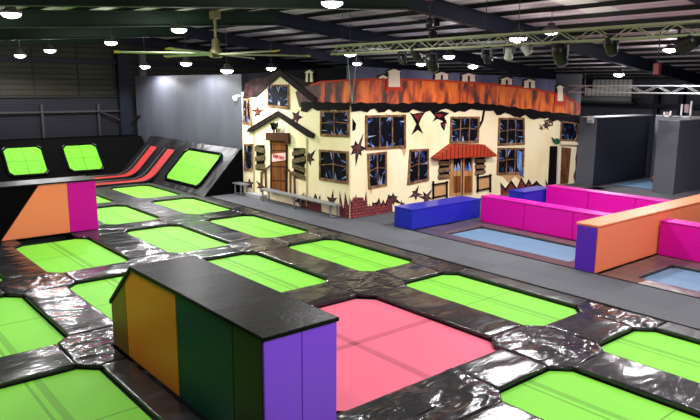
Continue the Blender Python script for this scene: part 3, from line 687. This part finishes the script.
# red tiled porch and double door
rel('B', 'porch_roof', [(448, 144), (478, 144), (491, 155), (489, 156), (462, 156.5), (432, 159), (430, 157.5)], .02, .3, p_tile, label='red tiled porch canopy over the double door')
dd = rel('B', 'double_door', [(450, 158), (472, 157), (471.5, 194), (449, 196)], .012, .05, p_door2, label='tan double door with broken glass tops')
for x0, x1 in ((452.5, 459.5), (463.5, 470.5)):
    pn = rel('B', 'door_pane', [(x0, 158.5), (x1, 158), (x1, 170), (x0, 171)], .05, .056, p_pane, dd)
    rel('B', 'glass_shard', [(x0, 171), (x0+1.5, 164), (x0+3, 169), (x0+4.5, 162), (x1, 170)], .056, .06, p_shard, dd)
    rel('B', 'door_inset', [(x0, 176), (x1, 175.5), (x1, 192), (x0, 193)], .05, .054, p_door, dd)
rel('B', 'door_gap', [(461, 158), (462, 158), (461.5, 195), (460.5, 195)], .05, .056, p_dkbrown, dd)
for x0, x1, yy in ((431, 446.5, 183), (475.5, 490, 176)):
    r_ = rel('B', 'railing', [(x0, yy+1), (x1, yy-1.5), (x1, yy), (x0, yy+2.5)], .04, .09, p_dkbrown, label='brown porch railing')
    rel('B', 'railing_board', [(x0+1.5, yy+3), (x1-1.5, yy+1), (x1-1.5, yy+13), (x0+1.5, yy+15)], .014, .03, p_rust, r_)
    rel('B', 'railing_bar', [(x0, yy+14), (x1, yy+11), (x1, yy+12.5), (x0, yy+15.5)], .04, .07, p_dkbrown, r_)
    for q in (x0+.5, x1-1.5): rel('B', 'railing_post', [(q, yy-2), (q+1.2, yy-2.2), (q+1.2, yy+16), (q, yy+16)], .04, .08, p_dkbrown, r_)
# black doorway with door ajar
dw = rel('B', 'doorway', [(549.5, 146), (557, 146), (556, 184), (547.5, 185)], .012, .02, p_black, label='painted dark doorway')
rel('B', 'door_post', [(557, 146), (560, 146), (558.5, 184), (555.8, 184)], .012, .07, p_white, dw)
rel('B', 'door', [(560.5, 147), (570, 148), (567, 183), (558.8, 184)], .03, .06, p_brown, label='brown wooden door standing ajar')
rel('B', 'window_ledge', [(559, 142), (576, 143), (575.5, 145), (559, 144.5)], .02, .12, p_white)
rel('B', 'green_figure', [(552, 141), (550.5, 137), (553, 139.5), (556, 138), (559, 141), (557, 144), (554, 143.5)], .04, .09, p_green, label='small green painted creature on the doorway corner')
# star shaped holes showing brick
def star(sd, cx, cyp, r, n=7, seed=0, inner=p_hole, sy=1.15):
    random.seed(seed); P = []; Q = []
    a0 = random.random()*6; r *= 1.15
    for k in range(2*n):
        a = a0+PI*k/n+random.uniform(-.12, .12); rad = r*random.choice((.75, 1.0, 1.5)) if k % 2 == 0 else r*random.uniform(.38, .5)
        P.append((cx+rad*math.cos(a)*.9, cyp+rad*math.sin(a)*sy)); r2 = rad*.62 if k % 2 == 0 else rad*.7
        Q.append((cx+r2*math.cos(a)*.9, cyp+r2*math.sin(a)*sy))
    h = rel(sd, 'star_hole', P, .012, .018, p_black); rel(sd, 'brick_infill', Q, .018, .024, inner, h)
for a in (('B', 357, 149, 9, 7, 1), ('B', 393, 199, 6.5, 6, 2), ('B', 415, 194, 5, 5, 3), ('A', 309.5, 158, 6, 6, 4), ('A', 258, 112, 5, 5, 6), ('A', 297, 117, 6, 5, 8), ('A', 332, 201, 6, 6, 9), ('A', 250, 184, 4.5, 5, 10), ('A', 261, 186, 4, 5, 11), ('A', 300, 200, 5, 5, 12), ('B', 374, 206, 5, 5, 13), ('B', 426, 198, 6, 6, 16), ('B', 546, 125, 4.5, 6, 18), ('B', 550, 120, 5, 6, 19), ('B', 541, 128, 2.6, 5, 20), ('B', 402, 205, 4, 5, 23)): star(*a)
for P, Q in (([(409, 112), (413, 114), (417, 113), (425, 112), (421, 118), (418.5, 124), (423, 134), (417.5, 130), (411, 135), (416, 124), (412, 117)], [(413, 115), (422, 114), (418, 121)]),
             ([(430, 111), (436, 113), (441, 111), (449, 113), (444, 117), (447, 124), (442, 121), (437, 119), (432, 122), (435, 117)], [(434, 114), (444, 114), (439, 118)]),
             ([(440, 123), (446, 120), (445, 126), (444, 131), (441, 127)], [(441.5, 124), (445, 122), (443.5, 128)])):
    h = rel('B', 'star_hole', P, .012, .018, p_black); rel('B', 'brick_infill', Q, .018, .024, p_star, h)
# brick at the foot of the walls, torn plaster edges
def torn(sd, x0, x1, base, hgt, seed, step=3.2):
    random.seed(seed); P = []; x = x0; up = True
    while x < x1:
        P.append((x, base(x)-(hgt*random.uniform(.6, 1.2) if up else hgt*random.uniform(.1, .35)))); x += random.uniform(step*.5, step*1.2); up = not up
    B = [(x1, base(x1)+12), (x0, base(x0)+12)]
    h = rel(sd, 'torn_plaster', P+B, .012, .018, p_black)
    rel(sd, 'exposed_brick', [(p[0], p[1]+3) for p in P]+B, .018, .026, p_brick, h)
torn('B', 350, 369, lambda x: 212, 20, 1); torn('A', 340, 352, lambda x: 212, 18, 2); torn('A', 300, 322, lambda x: 203, 9, 3)
torn('B', 369, 392, lambda x: 210-(x-369)*.3, 9, 4); torn('B', 500, 545, lambda x: 192-(x-500)*.15, 10, 5, 5); torn('B', 545, 556, lambda x: 188, 8, 6)
obj('brick_pile', prism([(YW+.02, 0), (YW+.95, 0), (YW+.9, .3), (YW+.6, .34), (YW+.5, .62), (YW+.12, .66), (YW+.05, .5)], fB, .02, .05), p_brick, house)
rel('B', 'torn_plaster', [(582, 128), (578, 138), (579.5, 150), (575, 158), (577, 168), (573, 176), (577, 184), (583, 186), (584, 128)], .012, .03, p_brick)
rel('B', 'dark_sky', [(556, 74), (590, 74), (590, 127), (583, 122), (581, 106), (575, 100), (565, 95), (556, 92)], .004, .012, mat('navy_sky_paint', (.02, .02, .034), .7))
for pts in ([(386, 113), (387, 118), (384, 124), (387, 123)], [(483, 109), (481, 120), (476, 128), (478, 131), (483, 121), (485, 110)], [(352, 118), (356, 124), (352, 131), (355, 130)], [(404, 146), (405.5, 150), (403.5, 156), (406, 150)]): rel('B', 'crack', pts, .012, .016, p_black)
for pts in ([(400, 148), (405, 148), (404, 158), (402, 152)], [(497, 175), (522, 174), (520, 181), (515, 176), (508, 183), (503, 177)], [(369, 188), (372, 188), (371, 195)]): rel('B', 'rust_stain', pts, .012, .015, p_rust)
# benches in front of the house
def bench(x0, x1, label):
    t = thing('bench', label, 'bench', ((x0+x1)/2, 12.5, 0)); L_ = (x1-x0)/2
    for s in (-.09, .09): obj('seat_plank', box(-L_, L_, s-.08, s+.08, .40, .44, bev=.008), bench_m, t)
    n = 3 if x1-x0 > 3 else 2
    for k in range(n):
        x = -L_+.15+(2*L_-.3)*k/(n-1); bm = bmesh.new()
        for s in (-.13, .13): add_box(bm, x-.02, x+.02, s-.02, s+.02, 0, .40)
        add_box(bm, x-.02, x+.02, -.15, .15, .37, .40); add_box(bm, x-.02, x+.02, -.15, .15, .03, .06)
        obj('leg_frame', bm, bench_m, t)
bench(-19.75, -15.55, 'long silver bench between the brown door and the brick corner')
bench(-21.66, -20.95, 'short silver bench left of the brown door beside the ramp')
# emergency light on the blue wall
q = hit(238, 98, 1, 12.9)
t = thing('security_camera', 'small white dome camera on the blue-grey wall beside the mural', 'camera', (q.x, 12.98, q.z))
obj('bracket', box(-.05, .05, -.15, 0, .05, .12), white_p, t); obj('dome', lathe([(.02, -.12), (.08, -.09), (.10, -.02), (.10, .06), (.06, .09)], 16), mat('pale_dome', (.55, .6, .55), .25), t, (0, -.2, 0), smooth=True)
# ------------------------------------------------------------------ second arena
def divider(name, label, x0, x1, y0, y1, h, m, along, n, topm=None, endm=None, group='padded divider walls of the second arena'):
    X, Y = (x0+x1)/2, (y0+y1)/2
    t = thing(name, label, 'padded wall', (X, Y, 0), 0, group); g = .006
    for k in range(n):
        if along == 'x': a, b_ = x0+(x1-x0)*k/n+g, x0+(x1-x0)*(k+1)/n-g; B = box(a-X, b_-X, y0-Y, y1-Y, 0, h-.05, bev=.02)
        else: a, b_ = y0+(y1-y0)*k/n+g, y0+(y1-y0)*(k+1)/n-g; B = box(x0-X, x1-X, a-Y, b_-Y, 0, h-.05, bev=.02)
        obj('side_panel', B, m, t)
    obj('top_pad', box(x0-.012-X, x1+.012-X, y0-.012-Y, y1+.012-Y, h-.045, h, bev=.015), topm or m, t)
    if endm:
        o = obj('end_panel', box(x0+.03-X, x1-.03-X, y0-.03-Y, y0+.01-Y, .01, h-.06, bev=.008), endm, t); o['label'] = 'violet end panel'
    return t
divider('padded_divider', 'low royal blue padded wall at the left corner of the second arena', -13.66, -12.93, 13.12, 16.15, .60, v_blue, 'y', 1)
divider('padded_divider', 'magenta padded wall behind the nearer pale blue trampoline', -12.53, -7.85, 15.66, 16.12, .80, v_magenta, 'x', 3)
divider('padded_divider', 'low royal blue padded wall behind, touching the farther magenta wall', -13.1, -12.5, 17.8, 19.4, .70, v_blue, 'y', 1)
divider('padded_divider', 'farther magenta padded wall in the back of the second arena', -12.45, -7.85, 18.95, 19.4, .82, v_magenta, 'x', 3)
divider('padded_divider', 'tall orange padded wall with a violet end facing the walkway', -7.78, -7.25, 13.12, 21.0, 1.08, v_orange, 'y', 4, endm=v_indigo)
divider('padded_divider', 'magenta padded wall right of the tall orange wall', -7.2, -2.4, 15.9, 16.35, .86, v_magenta, 'x', 3)
def arena_bay(x0, x1, y0, y1, tx0, tx1, ty0, ty1, lab, padlab, m=pad_brown):
    trampoline('trampoline', lab, tx0, tx1, ty0, ty1, bed_blue, 'pale blue trampolines of the second arena', c=.12, low=-.07)
    G2 = 'pads around the pale blue trampolines'
    e = .0
    pad([(x0, y0), (x1, y0), (x1, ty0), (x0, ty0)], 'brownish pad, walkway side of '+padlab, m, G2)
    pad([(x0, ty1), (x1, ty1), (x1, y1), (x0, y1)], 'brownish pad, far side of '+padlab, m, G2)
    pad([(x0, ty0), (tx0, ty0), (tx0, ty1), (x0, ty1)], 'brownish pad, left side of '+padlab, m, G2)
    pad([(tx1, ty0), (x1, ty0), (x1, ty1), (tx1, ty1)], 'brownish pad, right side of '+padlab, m, G2)
arena_bay(-12.9, -7.82, 13.12, 15.64, -12.1, -8.2, 13.62, 15.2, 'pale blue trampoline between the blue and orange padded walls', 'the pale blue trampoline left of the orange wall')
arena_bay(-7.2, -2.4, 13.12, 15.88, -6.55, -2.9, 13.6, 15.3, 'pale blue trampoline right of the tall orange wall', 'the pale blue trampoline right of the orange wall')
arena_bay(-12.4, -7.82, 16.2, 18.9, -12.0, -8.3, 16.7, 18.4, 'pale blue trampoline hidden between the two magenta walls', 'the pale blue trampoline between the magenta walls')
slab('floor_behind_arena', -13.4, -7.85, 19.5, 21.1)
struct('trim_200', box(-13.5, XR, 13.09, 13.115, FLOOR_Z, .02), steel_black)
struct('trim_201', box(-21.7, XR, 11.335, 11.36, FLOOR_Z, .015), steel_black)
# ------------------------------------------------------------------ booths at the far right
BH = 2.85
def panel_wall(name, label, bx, m, extra=None):
    o = obj(name, box(*bx, bev=.01), m); centre(o); tag(o, label, 'partition'); return o
t = thing('booth_partition', 'slate grey partition with black lined side, right of the painted house', 'partition', (-14.82, 27.6, 0))
obj('panel', box(-.4, .4, -2.3, 2.5, 0, BH-.03), wall_booth, t); obj('lining', box(.4, .43, -2.28, 2.2, .0, BH-.05), booth_black, t)
obj('top_rail', box(-.4, .45, -2.3, 2.5, BH-.03, BH), alu, t)
t = thing('booth_partition', 'slate grey back partition of the booth with the blue floor', 'partition', (-12.6, 30.0, 0))
obj('panel', box(-1.6, 1.5, -.1, .15, 0, BH-.03), wall_booth, t); obj('top_rail', box(-1.6, 1.5, -.1, .15, BH-.03, BH), alu, t)
t = thing('booth_partition', 'slate grey partition nearest the right edge with a column end', 'partition', (-11.68, 27.8, 0))
obj('panel', box(-.4, .42, -2.1, 2.0, 0, BH-.03), wall_booth, t); obj('top_rail', box(-.4, .42, -2.1, 2.0, BH-.03, BH), alu, t)
panel_wall('booth_partition', 'dark slate partition running off the right edge of the picture', (-11.1, -6.0, 29.9, 30.1, 0, BH), wall_booth)
q = trampoline('trampoline', 'pale blue trampoline on the floor of the dark far booth', -14.1, -12.1, 26.2, 29.6, bed_blue, None, c=.1, low=.03, fr=.05)
o = obj('ball', lathe([(.02, 0), (.12, .04), (.16, .14), (.12, .24), (.02, .29)], 12), mat('brown_ball', (.2, .07, .04), .6), smooth=True); o.location = (-13.2, 28.2, .032); tag(o, 'small brown ball lying on the blue floor of the far booth', 'ball')
q = hit(591, 120, 1, 25.28)
t = thing('emergency_sign', 'small white emergency light box on top of the slate partition', 'emergency light', (q.x, 25.26, q.z-.12)); obj('box', box(-.14, .14, -.06, .03, 0, .28, bev=.01), white_p, t); obj('lens', box(-.11, .11, -.075, -.06, .02, .12), mat('grey_lens', (.4, .45, .45), .3), t)
# small framed openings above the partitions
for (xa, ya, xb, yb, lab) in ((663, 111, 671.5, 120, 'small white bracket frame standing on the slate partition'), (680, 101, 692.5, 120, 'taller white bracket frame standing on the slate partition at right')):
    a = hit(xa, yb, 1, 28.5); b_ = hit(xb, ya, 1, 28.5)
    z0 = BH
    t = thing('bracket_frame', lab, 'frame', ((a.x+b_.x)/2, 28.5, z0)); w = (b_.x-a.x)/2; h = b_.z-z0
    obj('post', box(-w, -w+.06, -.03, .03, 0, h*.8), white_p, t); obj('post', box(w-.06, w, -.03, .03, 0, h), white_p, t); obj('crossbar', box(-w, w, -.03, .03, 0, .06), white_p, t)
    obj('picture', box(-w*.35, w*.45, -.02, .02, h*.3, h*.8), mat('pinkish_card', (.35, .25, .26), .6), t)
# ------------------------------------------------------------------ trusses
def truss(x0, x1, y, z, s, label, m, r=.022, step=.36):
    t = thing('lighting_truss', label, 'truss', ((x0+x1)/2, y, z)); L_ = (x1-x0)/2; bm = bmesh.new()
    cs = [(0, 0), (-s, 0), (0, s), (-s, s)]
    for dy, dz in cs: obj('chord', tube((-L_, dy, dz), (L_, dy, dz), r, 8), m, t, smooth=False)
    n = int(2*L_/step)
    for k in range(n):
        xa = -L_+2*L_*k/n; xb = -L_+2*L_*(k+1)/n
        for A, B in (((0, 0), (0, s)), ((-s, 0), (-s, s)), ((0, 0), (-s, 0)), ((0, s), (-s, s))):
            P, Q = (A, B) if k % 2 == 0 else (B, A)
            add_tube(bm, (xa, P[0], P[1]), (xb, Q[0], Q[1]), r*.5, 5)
    obj('lacing', bm, m, t); return t
TY, TZ = 11.5, 4.87
truss(-14.35, 6.5, TY, TZ, .21, 'long greenish metal lighting truss hung above the walkway', alu_green)
for x in (-14.0, -9.2, -4.5, 0.5):
    o = obj('hanging_cable', tube((x, TY-.1, TZ+.2), (x, TY-.1, roofz(TY)+.1), .008, 5), steel_black)
    centre(o); tag(o, 'steel cable holding the greenish truss %s' % {-14.0: 'at its far left end', -9.2: 'near its middle', -4.5: 'toward the right edge', .5: 'beyond the right edge'}[x], 'cable', 'truss cables')
truss(-15.1, -6.0, 24.4, 3.86, .26, 'distant silver truss hung in front of the slate booths', alu, .025, .5)
for x in (-14.5, -7):
    o = obj('hanging_cable', tube((x, 24.3, 4.1), (x, 24.3, roofz(24.3)+.1), .008, 5), steel_black); centre(o); tag(o, 'steel cable of the distant silver truss, %s end' % ('left' if x < -10 else 'right'), 'cable', 'truss cables')
for xa, nm in ((347, 'left'), (357, 'right')):
    a = hit(xa, 58, 1, TY); b_ = hit(352, 103, 1, TY)
    o = obj('hanging_rope', tube((max(a.x, -14.3), TY, TZ+.02), (b_.x, TY, b_.z), .01, 6), bench_m); centre(o); tag(o, 'thin pale rope hanging before the corner of the mural, %s of the pair' % nm, 'rope', 'ropes before the mural corner')
# two thin poles / cables hanging down at the corner of the roof
# ------------------------------------------------------------------ stage lights on the truss
def stage(px, py, kind, label, m=black_p, tilt=0, s=1.0):
    s *= .78
    q = hit(px, py, 1, TY-.1); x = q.x
    t = thing('stage_light', label, 'stage light', (x, TY-.1, TZ-.02)); d = TZ-q.z
    obj('clamp', box(-.04, .04, -.05, .05, -.03, .06), black_p, t)
    obj('drop_rod', tube((0, 0, 0), (0, 0, -max(.08, d-.22*s)), .015, 6), black_p, t)
    zc = -d; R = Matrix.Translation((0, 0, zc)) @ Matrix.Rotation(tilt, 4, 'Y') @ Matrix.Rotation(.5, 4, 'X')
    bm = bmesh.new()
    for sg_ in (-1, 1): add_box(bm, sg_*.15*s-.012, sg_*.15*s+.012, -.03, .03, zc-.02, zc+.2*s)
    add_box(bm, -.15*s, .15*s, -.03, .03, zc+.19*s, zc+.22*s); obj('yoke', bm, black_p, t)
    if kind == 'head': prof = [(.05*s, .2*s), (.12*s, .16*s), (.135*s, 0), (.12*s, -.14*s), (.10*s, -.2*s)]
    else: prof = [(.05*s, .14*s), (.10*s, .1*s), (.11*s, -.12*s), (.125*s, -.15*s)]
    h = obj('head', lathe(prof, 18, mtx=R), m, t, smooth=True)
    obj('lens', lathe([(.085*s, prof[-1][1]-.002), (.08*s, prof[-1][1]-.02*s), (.03*s, prof[-1][1]-.03*s)], 18, mtx=R), mat('stage_lens', (.5, .52, .6), .1), t, smooth=True)
    return t
stage(402, 58, 'par', 'small black spotlight with white edge near the left end of the greenish truss')
stage(416, 52, 'head', 'black moving head light hanging left of the red hoist', s=1.1)
stage(432, 62, 'head', 'largest black moving head light hanging under the red hoist', s=1.3)
stage(487, 56, 'par', 'small black spotlight left of the two white spotlights')
stage(509, 52, 'par', 'white spotlight tilted left beside the hanging bay lamp', white_p, .5)
stage(526, 48, 'par', 'white spotlight tilted right beside the hanging bay lamp', white_p, -.5)
stage(560, 53, 'head', 'tall black moving head light right of the white spotlights', s=1.35)
stage(611, 44, 'head', 'black moving head light between the tall one and the right edge', s=1.1)
stage(690, 41, 'par', 'round black spotlight with a glassy lens at the right edge', s=1.6, tilt=1.2)
# red chain hoist
q = hit(430, 8, 1, TY-.1)
t = thing('chain_hoist', 'red chain hoist hanging from the roof above the greenish truss', 'hoist', (q.x, TY-.1, TZ+.2)); top = roofz(TY)+.15-TZ-.2
obj('chain', tube((0, 0, 0), (0, 0, top), .015, 6), steel_black, t); obj('hook_block', lathe([(.02, 0), (.09, .05), (.09, .2), (.03, .26)], 12), black_p, t, (0, 0, .25), smooth=True)
obj('motor', box(-.11, .11, -.09, .09, top-.42, top-.1, bev=.03), red_p, t)
q = hit(657, 70, 1, 20)
t = thing('chain_hoist', 'small dark red hoist hanging near the right edge before the far wall', 'hoist', (q.x, 20, q.z)); obj('chain', tube((0, 0, .1), (0, 0, roofz(20)+.1-q.z), .015, 6), steel_black, t); obj('motor', box(-.1, .1, -.08, .08, -.15, .2, bev=.03), red_p, t)
# ------------------------------------------------------------------ big slow ceiling fans
FANA = [6, 66, 126, 186, 246, 306]
def fan(px, py, depth, R, label, angs, blade, tipm, hubm):
    d = RX*((px-350)/FPX)+UX*(-(py-210)/FPX)+FW; P = Vector((0, 0, H))+d*depth
    t = thing('ceiling_fan', label, 'fan', P); top = roofz(P.y)+.15-P.z
    obj('down_rod', tube((0, 0, .1), (0, 0, top), .045, 10), hubm, t); obj('motor', lathe([(.05, -.12), (.2, -.1), (.22, .05), (.12, .2), (.12, .42), (.05, .5)], 20), hubm, t, smooth=True)
    obj('mount', box(-.16, .16, -.12, .12, top-.25, top, bev=.02), hubm, t)
    for dg in angs:
        a = math.radians(dg); mt = Matrix.Rotation(a, 4, 'Z') @ Matrix.Rotation(.25, 4, 'X')
        bm = bmesh.new(); prism([(.2, -.04), (.5, -.09), (R, -.07), (R, .07), (.5, .09), (.2, .04)], lambda p, q, tt: mt @ Vector((p, q, tt)), -.012, .012, .004, bm=bm)
        b_ = obj('blade', bm, blade, t)
        if tipm:
            bm = bmesh.new(); prism([(R-.05, -.08), (R+.1, -.07), (R+.1, .08), (R-.05, .08)], lambda p, q, tt: mt @ Vector((p, q, tt)), -.018, .018, .004, bm=bm)
            obj('blade_tip', bm, tipm, b_)
fan(216, 54, 20.5, 2.9, 'large pale six-bladed ceiling fan with yellow tips above the far court', FANA, blade_m, yellow_p, mat('olive_fan_body', (.10, .09, .03), .5))
fan(433, 46, 21.0, 2.9, 'large dark ceiling fan behind the greenish truss', [25, 85, 145, 205, 265, 325], mat('dark_blade', (.05, .045, .04), .5), None, black_p)
# ------------------------------------------------------------------ bay lamps
lamp0 = None; lc = 0
LD = bpy.data.lights.new('bay_lamp_light', 'SPOT'); LD.shadow_soft_size = .14; LD.spot_size = math.radians(164); LD.spot_blend = .3; LD.energy = 480; LD.color = (1, .97, .99)
LG = bpy.data.lights.new('bay_lamp_ceiling_fill', 'POINT'); LG.shadow_soft_size = .12; LG.energy = 65; LG.color = (1, .96, .99)  # second light per lamp, added to lift the ceiling
LM = {}
LM['housing'] = lathe([(.03, .22), (.10, .20), (.12, .1), (.22, .05), (.235, .0), (.22, -.012)], 20)
LM['lens'] = lathe([(.22, -.012), (.20, -.06), (.13, -.10), (.04, -.12)], 20)
for k_ in LM:
    me = bpy.data.meshes.new(k_); bmesh.ops.recalc_face_normals(LM[k_], faces=LM[k_].faces[:]); LM[k_].to_mesh(me); LM[k_].free(); me.materials.append(lamp_body if k_ == 'housing' else lens_m)
    for p_ in me.polygons: p_.use_smooth = True
    LM[k_] = me
def lamp(P, label, power=1.0, visible=True):
    t = thing('bay_lamp', label, 'lamp', P, 0, 'round white bay lamps hanging from the roof')
    for k_ in ('housing', 'lens'): o = bpy.data.objects.new(k_, LM[k_]); COL.objects.link(o); o.parent = t
    top = roofz(P[1])+.3-P[2]
    obj('hanging_rod', tube((0, 0, .2), (0, 0, max(top, .25)), .01, 5), lamp_body, t)
    ld = LD.copy(); ld.energy = LD.energy*power
    l = bpy.data.objects.new('lamp_light', ld); COL.objects.link(l); l.parent = t; l.location = (0, 0, -.26)
    l2 = bpy.data.objects.new('lamp_ceiling_fill', LG); COL.objects.link(l2); l2.parent = t; l2.location = (0, 0, -.22)
def at_depth(px, py, dep): return Vector((0, 0, H))+(RX*((px-350)/FPX)+UX*(-(py-210)/FPX)+FW)*dep
LAMPS = [(11, 13, 15.2, 'at the top left corner over the near court'), (20, 55, 27, 'leftmost of the small pair by the olive cladding'), (50, 50, 26.5, 'right one of the small pair by the olive cladding'),
 (111, 42, 24, 'alone left of the pale fan over the end ramp'), (179, 29, 19, 'above the pale fan left of its rod'), (145, 66, 29.3, 'left of three along the top of the blue-grey wall'),
 (186, 63, 25.6, 'middle of three along the top of the blue-grey wall'), (227, 70, 22.8, 'right of three along the top of the blue-grey wall'), (271, 68, 30, 'just above the gable of the painted house'),
 (332, 2, 13.5, 'at the top edge of the picture near the middle'), (350, 53, 22, 'at the left end of the greenish truss'), (357, 63, 31, 'lower one just below the left end of the truss'),
 (449, 56, 25, 'right of the red hoist under the truss'), (421, 63.5, 30.5, 'over the big chimney of the mural'), (473, 66, 30, 'over the middle chimneys of the mural'),
 (518, 38, 17.0, 'large one before the truss between the white spotlights'), (670, 49, 22.5, 'at the right below the truss'), (619, 74, 28.5, 'before the pale panel of the far wall')]
for px, py, dp, wh in LAMPS: lamp(at_depth(px, py, dp), 'round white bay lamp, %s' % wh)
for x, y_, pw, wh in ((-9.3, 2.3, .35, 'above the walkway side of the violet-ended block'), (-12.5, .6, .55, 'over the left of the nearest row'), (-1.5, 3.6, .8, 'over the right of the nearest row'), (-3.2, 8.6, 1, 'over the near end of the walkway row'), (2.5, 5, 1, 'over the near right corner of the hall'), (-5.6, 14.6, 1, 'over the tall orange padded wall'), (2, 12, 1.9, 'over the walkway far to the right'), (-6, 20, 1, 'over the back of the orange padded wall'), (-11, 16.5, 1, 'over the magenta walls of the second arena')):
    lamp(Vector((x, y_, roofz(y_)-.35)), 'unseen bay lamp added as fill light '+wh, pw)  # added unseen lamps, set to light near court, upright faces and mural
# ------------------------------------------------------------------ world and colour
w = bpy.data.worlds.new('world'); C.world = w; w.use_nodes = True; w.node_tree.nodes['Background'].inputs[0].default_value = (.5, .55, .65, 1); w.node_tree.nodes['Background'].inputs[1].default_value = .02
C.view_settings.view_transform = 'Standard'; C.view_settings.look = 'None'; C.view_settings.gamma = 1; C.view_settings.use_curve_mapping = False
C.view_settings.exposure = 0.0
